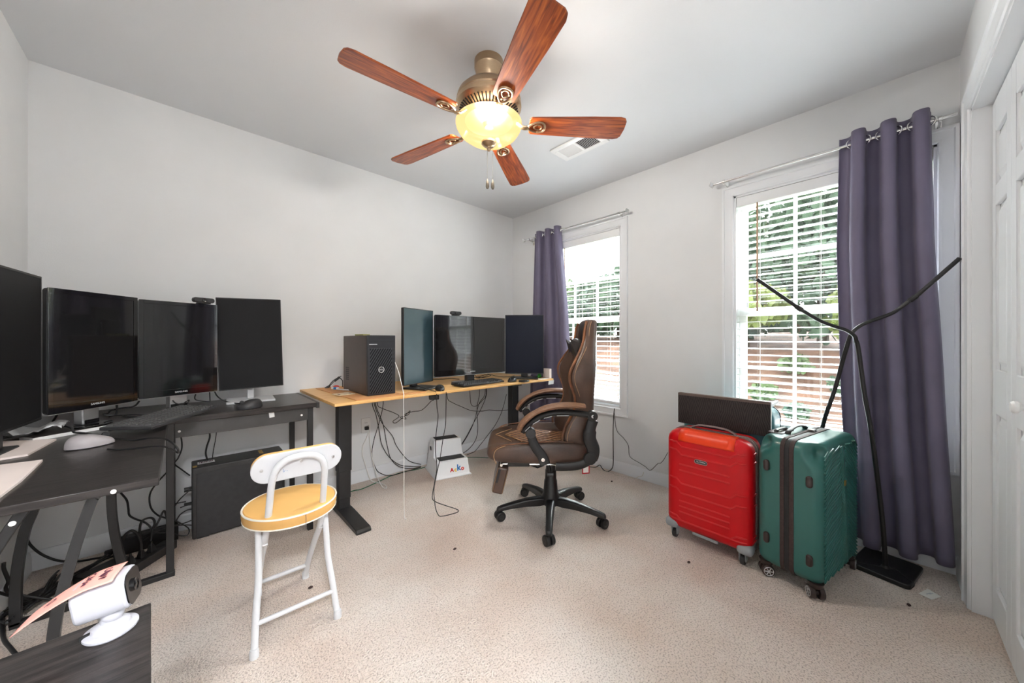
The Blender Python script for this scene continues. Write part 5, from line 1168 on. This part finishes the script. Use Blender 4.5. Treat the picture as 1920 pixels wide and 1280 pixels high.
t = thing('suitcase', 'light teal suitcase standing behind the red one against the window', 'suitcase', (2.372, 0.625, 0), 0)
ts = merge(roundbox((0.235, 0.462, 0.675), (0.05, 0.06, 0.06), 20, c=(0, 0, 0.3945)), 'shell', 'teal_shell', t)
for z in (0.15, 0.30, 0.45, 0.60):
    for s in (-1, 1): MB().tube([(-0.09, s * 0.2315, z), (0.09, s * 0.2315, z)], 0.004, 8).build('ridge', 'teal_shell', ts)
    MB().tube([(-0.118, -0.19, z), (-0.118, 0.19, z)], 0.004, 8).build('ridge', 'teal_shell', ts)
MB().prism(rrect(0.466, 0.679, 0.06, 8), 0.062, 0.074, 'yz', Matrix.Translation((0, 0, 0.3945))).build('zip_band', 'black_matte', t, bevel=0.0015)
for sx, sy in ((-1, -1), (-1, 1), (1, -1), (1, 1)):
    MB().lathe([(0.028, 0.068), (0.022, 0.05), (0, 0.05)], 14, Matrix.Translation((sx * 0.075, sy * 0.17, 0))).build('wheel_mount', 'black_plastic', t)
    MB().tube([(sx * 0.075, sy * 0.17 - 0.014, 0.026), (sx * 0.075, sy * 0.17 + 0.014, 0.026)], 0.026, 18).build('wheel', 'black_plastic', t, bevel=0.003)
t = thing('shelf_board', 'dark wood-grain shelf board standing on the red suitcase against the teal one', 'shelf', (2.196, 0.624, 0.606), 0)
MB().box(0, 0.016, -0.230, 0.230, 0.0, 0.178).build('front_panel', 'cathedral_wood', t, bevel=0.001)
MB().box(-0.001, 0.030, -0.230, 0.230, 0.166, 0.180).build('top_edge', 'brown_edge', t, bevel=0.001)
MB().box(0.030, 0.20, -0.230, -0.215, 0.150, 0.165).build('side_rail', 'light_grey', t, bevel=0.001)
MB().box(-0.0005, 0.0165, -0.2315, -0.2302, 0.0, 0.179).build('end_band', 'light_grey', t)

# ------------------------------------------------------------------ floor lamps
def lamp(label, base_c, base_rz, base_sz, pole, arm, label2=None):
    t = thing('floor_lamp', label, 'floor lamp', (base_c[0], base_c[1], 0), base_rz, 'black stick floor lamps')
    inv = Matrix.LocRotScale(t.location, t.rotation_euler, None).inverted()
    MB().prism(rrect(base_sz[0], base_sz[1], 0.02), 0, 0.022).build('base', 'lamp_black', t, bevel=0.004)
    P = [inv @ Vector(p) for p in pole]
    MB().cyl(inv @ Vector((pole[0][0], pole[0][1], 0.021)), inv @ Vector((pole[0][0], pole[0][1], 0.032)), 0.018, 0.012).build('collar', 'lamp_black', t)
    MB().tube(cr(P, 5), 0.0092, 12).build('pole', 'lamp_black', t)
    A = [inv @ Vector(p) for p in arm]
    MB().tube(cr(A, 6), 0.0082, 12).build('gooseneck', 'lamp_black', t)
    a, c = A[-1], A[-1] + (A[-1] - A[-2]).normalized() * 0.0
    return t, inv
A_ = [(2.442, -0.010, 0.020), (2.431, 0.0, 0.233), (2.413, 0.017, 0.444), (2.392, 0.037, 0.665), (2.368, 0.059, 0.841), (2.348, 0.079, 1.054), (2.335, 0.087, 1.10)]
A2 = [(2.335, 0.087, 1.10), (2.325, 0.093, 1.125), (2.305, 0.119, 1.151), (2.278, 0.158, 1.169), (2.24, 0.209, 1.198), (2.202, 0.272, 1.251)]
tA, inv = lamp('black floor lamp on the visible flat base, its arm reaching left', (2.475, -0.01), math.radians(-12), (0.255, 0.205), A_, A2)
MB().tube([inv @ Vector((2.202, 0.272, 1.251)), inv @ Vector((2.19, 0.292, 1.270))], [0.0115, 0.0105], 12).tube([inv @ Vector((2.19, 0.292, 1.270)), inv @ Vector((2.103, 0.434, 1.41))], 0.0085, 12).build('light_bar', 'lamp_black', tA)
B_ = [(2.545, 0.285, 0.020), (2.515, 0.262, 0.33), (2.463, 0.218, 0.646), (2.441, 0.169, 0.85), (2.414, 0.138, 1.0), (2.397, 0.116, 1.10)]
B2 = [(2.397, 0.116, 1.10), (2.389, 0.109, 1.126), (2.393, 0.091, 1.157), (2.402, 0.055, 1.187), (2.425, -0.024, 1.226), (2.427, -0.053, 1.251), (2.420, -0.084, 1.283)]
tB, inv = lamp('black floor lamp rising behind the green suitcase, its arm reaching right', (2.55, 0.285), 0, (0.17, 0.16), B_, B2)
MB().tube([inv @ Vector((2.420, -0.084, 1.283)), inv @ Vector((2.419, -0.105, 1.303))], [0.0115, 0.0105], 12).tube([inv @ Vector((2.419, -0.105, 1.303)), inv @ Vector((2.411, -0.226, 1.453))], 0.0085, 12).build('light_bar', 'lamp_black', tB)
c = MB().tube(cr([(2.345, -0.085, 0.004), (2.36, -0.095, 0.027), (2.42, -0.06, 0.026), (2.44, -0.03, 0.026), (2.41, 0.04, 0.026), (2.39, 0.1, 0.026), (2.42, 0.118, 0.012), (2.47, 0.13, 0.004), (2.60, 0.13, 0.004)], 6), 0.002, 7).build('black_cable', 'cable_black', None)
tag(c, 'thin black cord curling over the flat lamp base', 'cable')

# ------------------------------------------------------------------ cables
CM = {'k': 'cable_black', 'w': 'cable_white', 'g': 'cable_green', 'w2': 'cable_beige'}
CABLES = [
    ('black_cable',0.0028,'k','black cable falling straight from the bamboo desk edge beside the wall outlet',None,[(1.073,2.7,0.606),(1.109,2.72,0.519),(1.145,2.74,0.368),(1.169,2.75,0.266),(1.227,2.75,0.157),(1.326,2.76,0.065),(1.44,2.77,0.022),(1.525,2.77,0.003)]),
    ('black_cable',0.0028,'k','black cable swinging leftward past the wall outlet toward the carpet',None,[(1.166,2.72,0.597),(1.145,2.76,0.428),(1.117,2.78,0.31),(1.101,2.78,0.194),(1.121,2.75,0.086),(1.165,2.74,0.038),(1.23,2.72,0.014),(1.367,2.7,0.021),(1.471,2.68,0.029)]),
    ('black_cable',0.0028,'k','black cable looping widest to the right below the bamboo desk before the step stool',None,[(1.089,2.7,0.604),(1.169,2.75,0.442),(1.262,2.77,0.321),(1.298,2.775,0.234),(1.36,2.775,0.137),(1.424,2.775,0.067),(1.528,2.775,0.016)]),
    ('black_cable',0.0028,'k','black cable in the middle of the bundle left of the step stool',None,[(1.093,2.69,0.605),(1.173,2.74,0.435),(1.215,2.76,0.254),(1.251,2.765,0.131),(1.324,2.755,0.05),(1.429,2.75,0.013),(1.514,2.75,0.003)]),
    ('black_cable',0.0026,'k','black cable knotted in a figure eight under the bamboo desk',None,[(1.051,2.55,0.629),(1.106,2.6,0.588),(1.209,2.62,0.536),(1.251,2.62,0.502),(1.192,2.6,0.476),(1.216,2.6,0.46),(1.288,2.61,0.498),(1.344,2.62,0.533),(1.332,2.63,0.501),(1.249,2.6,0.498),(1.3,2.6,0.478),(1.293,2.62,0.508),(1.351,2.6,0.527),(1.413,2.55,0.541),(1.465,2.5,0.61),(1.463,2.45,0.637)]),
    ('black_cable',0.0026,'k','thin black cable running right from the adapter under the bamboo desk to the chair',None,[(1.589,2.45,0.626),(1.666,2.5,0.577),(1.782,2.52,0.521),(1.879,2.52,0.477),(1.993,2.52,0.454),(2.087,2.52,0.453),(2.194,2.5,0.434),(2.344,2.48,0.429)]),
    ('black_cable',0.0026,'k','thin black mouse cable hanging off the bamboo desk in a long loop to the carpet',None,[(1.216,2.005,0.752),(1.216,2.0,0.668),(1.224,2.0,0.601),(1.209,2.0,0.486),(1.205,2.0,0.383),(1.216,2.0,0.276),(1.19,1.98,0.204),(1.157,1.95,0.152),(1.142,1.93,0.113),(1.186,1.95,0.07),(1.241,1.92,0.04),(1.283,1.88,0.021),(1.295,1.87,0.008),(1.276,1.87,0.003),(1.223,1.88,0.003),(1.177,1.9,0.003),(1.161,1.92,0.042),(1.168,1.95,0.092),(1.176,1.97,0.147),(1.203,1.99,0.217),(1.239,2.0,0.323),(1.262,2.0,0.45),(1.281,2.0,0.539),(1.285,2.0,0.659),(1.29,2.005,0.758)]),
    ('black_cable',0.0028,'k','first of the black cables dropping behind the step stool,nearest it',None,[(2.204,2.7,0.57),(2.195,2.76,0.434),(2.071,2.76,0.264),(1.987,2.76,0.153),(1.921,2.74,0.114)]),
    ('black_cable',0.0028,'k','second of the black cables dropping behind the step stool,bowing in the middle',None,[(2.185,2.7,0.572),(2.157,2.76,0.469),(2.095,2.76,0.299),(2.022,2.76,0.185),(1.921,2.74,0.095)]),
    ('black_cable',0.0028,'k','black cable hanging in a deep bow to the carpet right of the step stool',None,[(2.116,2.7,0.579),(2.132,2.76,0.432),(2.142,2.76,0.232),(2.12,2.76,0.128),(2.046,2.76,0.054),(1.938,2.74,0.025)]),
    ('black_cable',0.0028,'k','black cable sloping down to the wall base beside the gaming chair seat',None,[(2.473,2.7,0.536),(2.464,2.76,0.356),(2.38,2.76,0.233),(2.273,2.76,0.139),(2.182,2.76,0.065),(2.095,2.76,0.003),(1.996,2.74,0.003)]),
    ('black_cable',0.0025,'k','short black cable sagging just under the bamboo desk above the step stool',None,[(1.854,2.5,0.621),(1.907,2.55,0.519),(1.972,2.56,0.5),(2.028,2.55,0.54),(2.035,2.5,0.601)]),
    ('white_cable',0.0022,'w','thin white cable hanging from the computer tower front down to the carpet',None,[(0.988,2.124,0.963),(1.002,2.1,0.893),(1.002,2.035,0.772),(0.992,2.015,0.756),(0.994,2.015,0.523),(0.994,2.015,0.278),(0.995,2.015,0.094),(1.0,2.02,0.014),(1.003,2.0,0.011)]),
    ('white_cable',0.004,'w','thick white power cable looping from the wall outlet to the carpet',None,[(1.076,2.785,0.435),(1.082,2.77,0.295),(1.089,2.75,0.188),(1.101,2.7,0.074),(1.098,2.6,0.012),(1.103,2.54,0.004),(1.119,2.55,0.004),(1.122,2.62,0.004),(1.093,2.7,0.004),(1.07,2.74,0.024),(1.047,2.76,0.118),(1.024,2.77,0.214),(1.029,2.775,0.282),(1.062,2.78,0.344),(1.078,2.785,0.403)]),
    ('green_cable',0.003,'g','green network cable lying along the wall base under the bamboo desk',None,[(0.746,2.692,0.004),(0.834,2.656,0.004),(0.925,2.655,0.004),(0.974,2.644,0.004),(1.121,2.693,0.004),(1.248,2.74,0.004),(1.389,2.742,0.004),(1.497,2.719,0.004),(1.782,2.74,0.004),(1.968,2.664,0.004),(2.089,2.529,0.004)]),
    ('black_cable',0.0035,'k','black cord dropping straight from the far window blind to the baseboard',None,[(2.63,1.538,0.534),(2.625,1.543,0.459),(2.64,1.556,0.316),(2.645,1.557,0.138),(2.63,1.552,0.048),(2.6,1.562,0.016),(2.59,1.591,0.004),(2.6,1.63,0.01),(2.6,1.659,0.037),(2.57,1.681,0.02),(2.55,1.727,0.016)]),
    ('black_cable',0.002,'k','thin kinked black cord running across the wall to the red suitcase',None,[(2.63,1.541,0.508),(2.645,1.526,0.352),(2.645,1.464,0.299),(2.645,1.421,0.246),(2.645,1.408,0.161),(2.645,1.328,0.13),(2.645,1.279,0.113),(2.645,1.236,0.095),(2.645,1.178,0.162),(2.645,1.158,0.17),(2.645,1.132,0.205),(2.645,1.104,0.263)]),
    ('thin_cable',0.0015,'w2','thin beige wire lying along the foot of the window wall',None,[(2.55,1.682,0.018),(2.57,1.622,0.007),(2.58,1.536,0.012),(2.58,1.488,0.002),(2.61,1.425,0.002),(2.62,1.36,0.002),(2.635,1.329,0.022),(2.64,1.301,0.035),(2.645,1.291,0.066)]),
    ('black_cable',0.0035,'k','black cable dropping beside the desk post onto the black computer case',None,[(-0.0,2.72,0.566),(0.005,2.72,0.516),(0.002,2.72,0.479),(-0.011,2.72,0.44),(-0.025,2.72,0.412),(0.002,2.72,0.375),(0.038,2.72,0.33)]),
    ('black_cable',0.0045,'k','thick black cable falling from the apron onto the black computer case top',None,[(0.122,2.72,0.57),(0.124,2.72,0.531),(0.11,2.72,0.475),(0.107,2.72,0.432),(0.121,2.72,0.384)]),
    ('black_cable',0.002,'k','thin black wire falling onto the black computer case top',None,[(0.156,2.74,0.564),(0.15,2.74,0.502),(0.141,2.74,0.444),(0.134,2.74,0.378)]),
    ('black_cable',0.004,'k','black cable bowing in front of the wall behind the desk post',None,[(-0.049,2.74,0.376),(-0.087,2.74,0.33),(-0.116,2.74,0.284),(-0.124,2.74,0.239),(-0.116,2.74,0.184),(-0.09,2.74,0.139),(-0.064,2.74,0.117),(-0.034,2.74,0.092)]),
    ('black_cable',0.0045,'k','black cable wriggling down the wall to the power strip',None,[(-0.225,2.7,0.316),(-0.206,2.72,0.266),(-0.2,2.72,0.219),(-0.196,2.72,0.183),(-0.172,2.72,0.154),(-0.143,2.7,0.138),(-0.118,2.62,0.137),(-0.105,2.55,0.135)]),
    ('black_cable',0.0045,'k','black cable arching over the power strip beside the desk post',None,[(-0.096,2.5,0.161),(-0.08,2.52,0.191),(-0.063,2.53,0.23),(-0.054,2.54,0.194),(-0.049,2.55,0.139),(-0.051,2.55,0.095)]),
    ('black_cable',0.006,'k','thick black cable arching out of the nearest power strip plug',None,[(-0.14,2.46,0.091),(-0.141,2.46,0.133),(-0.153,2.46,0.175),(-0.171,2.46,0.196),(-0.19,2.46,0.184),(-0.199,2.46,0.161)]),
    ('black_cable',0.005,'k','black cable arching out of the second power strip plug',None,[(-0.109,2.52,0.1),(-0.104,2.53,0.147),(-0.096,2.54,0.175),(-0.104,2.54,0.202),(-0.124,2.53,0.212),(-0.142,2.52,0.203),(-0.147,2.52,0.158),(-0.14,2.52,0.122)]),
    ('black_cable',0.003,'k','black cable in the tangle beside the black computer case','cables tangled behind the desk post',[(-0.023,2.62,0.133),(0.005,2.62,0.103),(0.032,2.62,0.067),(0.028,2.62,0.036),(-0.002,2.62,0.043),(-0.023,2.62,0.061)]),
    ('black_cable',0.003,'k','black cable in the tangle beside the black computer case','cables tangled behind the desk post',[(-0.023,2.62,0.108),(0.013,2.62,0.105),(0.044,2.62,0.11)]),
    ('black_cable',0.003,'k','black cable in the tangle beside the black computer case','cables tangled behind the desk post',[(-0.025,2.62,0.103),(0.013,2.62,0.095),(0.044,2.62,0.083)]),
    ('black_cable',0.003,'k','black cable in the tangle beside the black computer case','cables tangled behind the desk post',[(-0.017,2.62,0.131),(-0.002,2.62,0.157),(0.021,2.62,0.171),(0.044,2.62,0.171)]),
    ('black_cable',0.003,'k','black cable in the tangle beside the black computer case','cables tangled behind the desk post',[(-0.023,2.62,0.211),(-0.006,2.62,0.237),(0.017,2.62,0.261),(0.042,2.62,0.282)]),
    ('black_cable',0.003,'k','black cable in the tangle beside the black computer case','cables tangled behind the desk post',[(-0.025,2.62,0.222),(-0.002,2.62,0.222),(0.021,2.62,0.22)]),
    ('black_cable',0.003,'k','black cable in the tangle beside the black computer case','cables tangled behind the desk post',[(-0.002,2.62,0.194),(0.021,2.62,0.199),(0.044,2.62,0.196)]),
    ('black_cable',0.003,'k','black cable in the tangle beside the black computer case','cables tangled behind the desk post',[(-0.094,2.62,0.118),(-0.047,2.62,0.111),(-0.017,2.62,0.106)]),
    ('black_cable',0.003,'k','black cable in the tangle beside the black computer case','cables tangled behind the desk post',[(-0.097,2.62,0.094),(-0.065,2.62,0.082),(-0.025,2.62,0.083)]),
    ('black_cable',0.003,'k','black cable in the tangle beside the black computer case','cables tangled behind the desk post',[(-0.146,2.62,0.063),(-0.111,2.62,0.085),(-0.069,2.62,0.104),(-0.043,2.62,0.11)]),
    ('black_cable',0.0045,'k','black cable in the bundle along the floor under the left desk','bundled cables under the left desk',[(-0.253,2.712,0.012),(-0.293,2.583,0.042),(-0.361,2.57,0.022),(-0.403,2.391,0.052),(-0.452,2.336,0.032),(-0.494,2.336,0.012)]),
    ('black_cable',0.0045,'k','black cable in the bundle along the floor under the left desk','bundled cables under the left desk',[(-0.255,2.7,0.032),(-0.314,2.638,0.012),(-0.359,2.485,0.042),(-0.421,2.443,0.022),(-0.454,2.316,0.052),(-0.504,2.354,0.032)]),
    ('black_cable',0.0045,'k','black cable in the bundle along the floor under the left desk','bundled cables under the left desk',[(-0.238,2.576,0.052),(-0.287,2.598,0.032),(-0.352,2.548,0.012),(-0.396,2.403,0.042),(-0.446,2.389,0.022),(-0.466,2.271,0.052)]),
    ('black_cable',0.0045,'k','black cable in the bundle along the floor under the left desk','bundled cables under the left desk',[(-0.417,2.658,0.022),(-0.416,2.527,0.052),(-0.426,2.496,0.032),(-0.438,2.47,0.012),(-0.443,2.369,0.042),(-0.5,2.426,0.022),(-0.502,2.336,0.052)]),
    ('black_cable',0.0045,'k','black cable in the bundle along the floor under the left desk','bundled cables under the left desk',[(-0.409,2.574,0.042),(-0.424,2.546,0.022),(-0.418,2.398,0.052),(-0.45,2.409,0.032),(-0.488,2.453,0.012),(-0.498,2.337,0.042),(-0.505,2.342,0.022),(-0.474,2.243,0.052),(-0.473,2.294,0.032)]),
    ('black_cable',0.0045,'k','black cable in the bundle along the floor under the left desk','bundled cables under the left desk',[(-0.42,2.612,0.012),(-0.418,2.424,0.042),(-0.442,2.426,0.022),(-0.455,2.357,0.052),(-0.489,2.371,0.032),(-0.508,2.374,0.012),(-0.485,2.276,0.042)]),
    ('black_cable',0.0045,'k','black cable in the bundle along the floor under the left desk','bundled cables under the left desk',[(-0.23,2.593,0.032),(-0.254,2.562,0.012),(-0.27,2.401,0.042),(-0.313,2.409,0.022)]),
    ('black_cable',0.0045,'k','black cable in the bundle along the floor under the left desk','bundled cables under the left desk',[(-0.387,2.467,0.052),(-0.416,2.442,0.032),(-0.443,2.432,0.012),(-0.451,2.312,0.042),(-0.475,2.325,0.022)]),
    ('black_cable',0.0045,'k','black cable in the bundle along the floor under the left desk','bundled cables under the left desk',[(-0.404,2.611,0.022),(-0.398,2.478,0.052),(-0.408,2.449,0.032),(-0.433,2.444,0.012),(-0.442,2.356,0.042)]),
    ('black_cable',0.005,'k','black cable drooping along the wall in the left corner under the desk',None,[(-0.523,2.74,0.275),(-0.523,2.76,0.206),(-0.523,2.77,0.152),(-0.494,2.77,0.091),(-0.456,2.77,0.044),(-0.416,2.76,0.018),(-0.362,2.74,0.005),(-0.306,2.72,0.005),(-0.261,2.7,0.005)]),
    ('black_cable',0.005,'k','black cable coming from the left frame edge to the near table leg',None,[(-0.515,2.32,0.151),(-0.505,2.33,0.134),(-0.486,2.34,0.109),(-0.459,2.34,0.095),(-0.422,2.34,0.068),(-0.385,2.34,0.042)]),
    ('black_cable',0.006,'k','thick black cable bent like an elbow at the left frame edge under the desk',None,[(-0.522,2.45,0.201),(-0.522,2.45,0.177),(-0.516,2.45,0.148),(-0.511,2.45,0.12),(-0.517,2.45,0.096),(-0.507,2.45,0.071),(-0.478,2.45,0.049)]),
    ('black_cable',0.006,'k','black cable curving over the carpet at the lower left of the picture',None,[(-0.522,2.705,0.01),(-0.522,2.735,0.01),(-0.522,2.472,0.01),(-0.48,2.244,0.01),(-0.439,2.128,0.01),(-0.406,2.048,0.01)]),
    ('black_cable',0.003,'k','grey mouse cable looping off the desk edge in front of the desk post',None,[(-0.201,1.93,0.748),(-0.184,1.92,0.748),(-0.15,1.876,0.748),(-0.122,1.827,0.748),(-0.088,1.795,0.755),(-0.056,1.723,0.765),(-0.034,1.654,0.77),(-0.018,1.599,0.765),(-0.008,1.566,0.755),(-0.005,1.589,0.735),(-0.011,1.605,0.735),(-0.025,1.583,0.755),(-0.041,1.599,0.76),(-0.069,1.648,0.755),(-0.113,1.683,0.75),(-0.147,1.704,0.748),(-0.173,1.739,0.748)]),
    ('black_cable',0.004,'k','black cable dropping behind the second monitor onto the left desk',None,[(-0.147,2.5,0.807),(-0.159,2.5,0.787),(-0.178,2.5,0.78),(-0.211,2.5,0.779),(-0.24,2.5,0.772),(-0.248,2.5,0.762),(-0.265,2.5,0.758)]),
    ('black_cable',0.004,'k','black cable hanging from the second monitor edge to the desk',None,[(-0.207,2.34,0.816),(-0.206,2.34,0.795),(-0.207,2.34,0.781),(-0.213,2.34,0.773),(-0.229,2.34,0.773),(-0.244,2.34,0.777)]),
    ('black_cable',0.003,'k','black cable hooked under the third monitor right of its stand',None,[(0.06,2.6,0.806),(0.056,2.6,0.788),(0.061,2.6,0.775),(0.083,2.6,0.767),(0.105,2.6,0.76),(0.122,2.6,0.757)]),
    ('black_cable',0.003,'k','black cable hanging straight below the third monitor',None,[(0.119,2.62,0.809),(0.12,2.62,0.778),(0.121,2.62,0.755)]),
    ('black_cable',0.0035,'k','grey cable running from the third monitor to the black mouse',None,[(0.136,2.535,0.82),(0.149,2.559,0.79),(0.172,2.558,0.765),(0.203,2.543,0.75),(0.242,2.478,0.748),(0.274,2.419,0.748)]),
    ('black_cable',0.003,'k','black cable plugged into the stand of the third monitor',None,[(-0.03,2.45,0.802),(-0.017,2.45,0.784),(0.005,2.46,0.777),(0.022,2.5,0.785),(0.032,2.53,0.785),(0.027,2.53,0.768)]),
    ('black_cable',0.004,'k','grey cable curving from the silver monitor stand toward the pale mouse',None,[(-0.356,2.282,0.765),(-0.327,2.209,0.765),(-0.307,2.164,0.762),(-0.294,2.098,0.758),(-0.278,2.094,0.752),(-0.256,2.07,0.75),(-0.237,2.021,0.75)]),
    ('black_cable',0.004,'k','grey cable running under the leftmost monitor along the desk',None,[(-0.364,2.289,0.8),(-0.378,2.323,0.775),(-0.383,2.276,0.76),(-0.39,2.175,0.757),(-0.408,2.141,0.757),(-0.431,2.115,0.757),(-0.453,2.091,0.757),(-0.472,2.087,0.757)]),
    ('black_cable',0.003,'k','black cable lying looped behind the keyboard on the left desk',None,[(-0.235,2.403,0.757),(-0.221,2.429,0.757),(-0.191,2.416,0.757),(-0.156,2.397,0.757),(-0.124,2.352,0.757),(-0.092,2.31,0.757),(-0.122,2.315,0.757),(-0.152,2.324,0.757),(-0.187,2.368,0.757),(-0.193,2.393,0.757)]),
    ('black_cable',0.003,'k','black cable lying under the middle monitor on the bamboo desk',None,[(1.425,2.673,0.763),(1.533,2.698,0.763),(1.617,2.662,0.763),(1.67,2.639,0.763),(1.749,2.628,0.763),(1.759,2.528,0.763)]),
    ('black_cable',0.003,'k','black cable bundle behind the middle monitor stand',None,[(1.918,2.521,0.8),(1.905,2.469,0.775),(2.003,2.509,0.78),(2.078,2.528,0.785),(2.083,2.485,0.78),(2.022,2.472,0.77),(1.963,2.482,0.766),(1.974,2.57,0.766)]),
    ('black_cable',0.0025,'k','thin black cable running right from the middle monitor stand along the bamboo desk',None,[(1.881,2.523,0.78),(1.908,2.436,0.77),(2.161,2.604,0.77),(2.169,2.515,0.764),(2.176,2.405,0.764),(2.295,2.396,0.764)]),
    ('black_cable',0.0025,'k','thin black cable trailing over the monitor base to the bamboo desk edge',None,[(1.23,2.306,0.783),(1.193,2.167,0.782),(1.176,2.037,0.78),(1.215,2.036,0.768),(1.21,2.002,0.764)]),
    ('black_cable',0.003,'k','black cable tip sticking out behind the computer tower',None,[(0.745,2.64,0.783),(0.776,2.64,0.821),(0.828,2.64,0.848)]),
]

for name, r, m, label, group, pts in CABLES:
    P = [Vector(p) for p in pts]
    if 'amboo desk' in label or 'step stool' in label or 'outlet toward' in label or 'gaming chair seat' in label:
        for end in (0, -1):
            q = P[end]
            if q.y > 2.2 and 0.55 < q.z < 0.74: P.insert(0 if end == 0 else len(P), Vector((q.x - 0.01, q.y, 0.741)))
    P = cr(P, 5)
    for p in P: p.y = min(p.y, YA - r - 0.001); p.x = min(p.x, XB - r - 0.001); p.z = max(p.z, r)
    tag(MB().tube(P, r, 7).build(name, CM[m], None, smooth=60), label, 'cable', group)
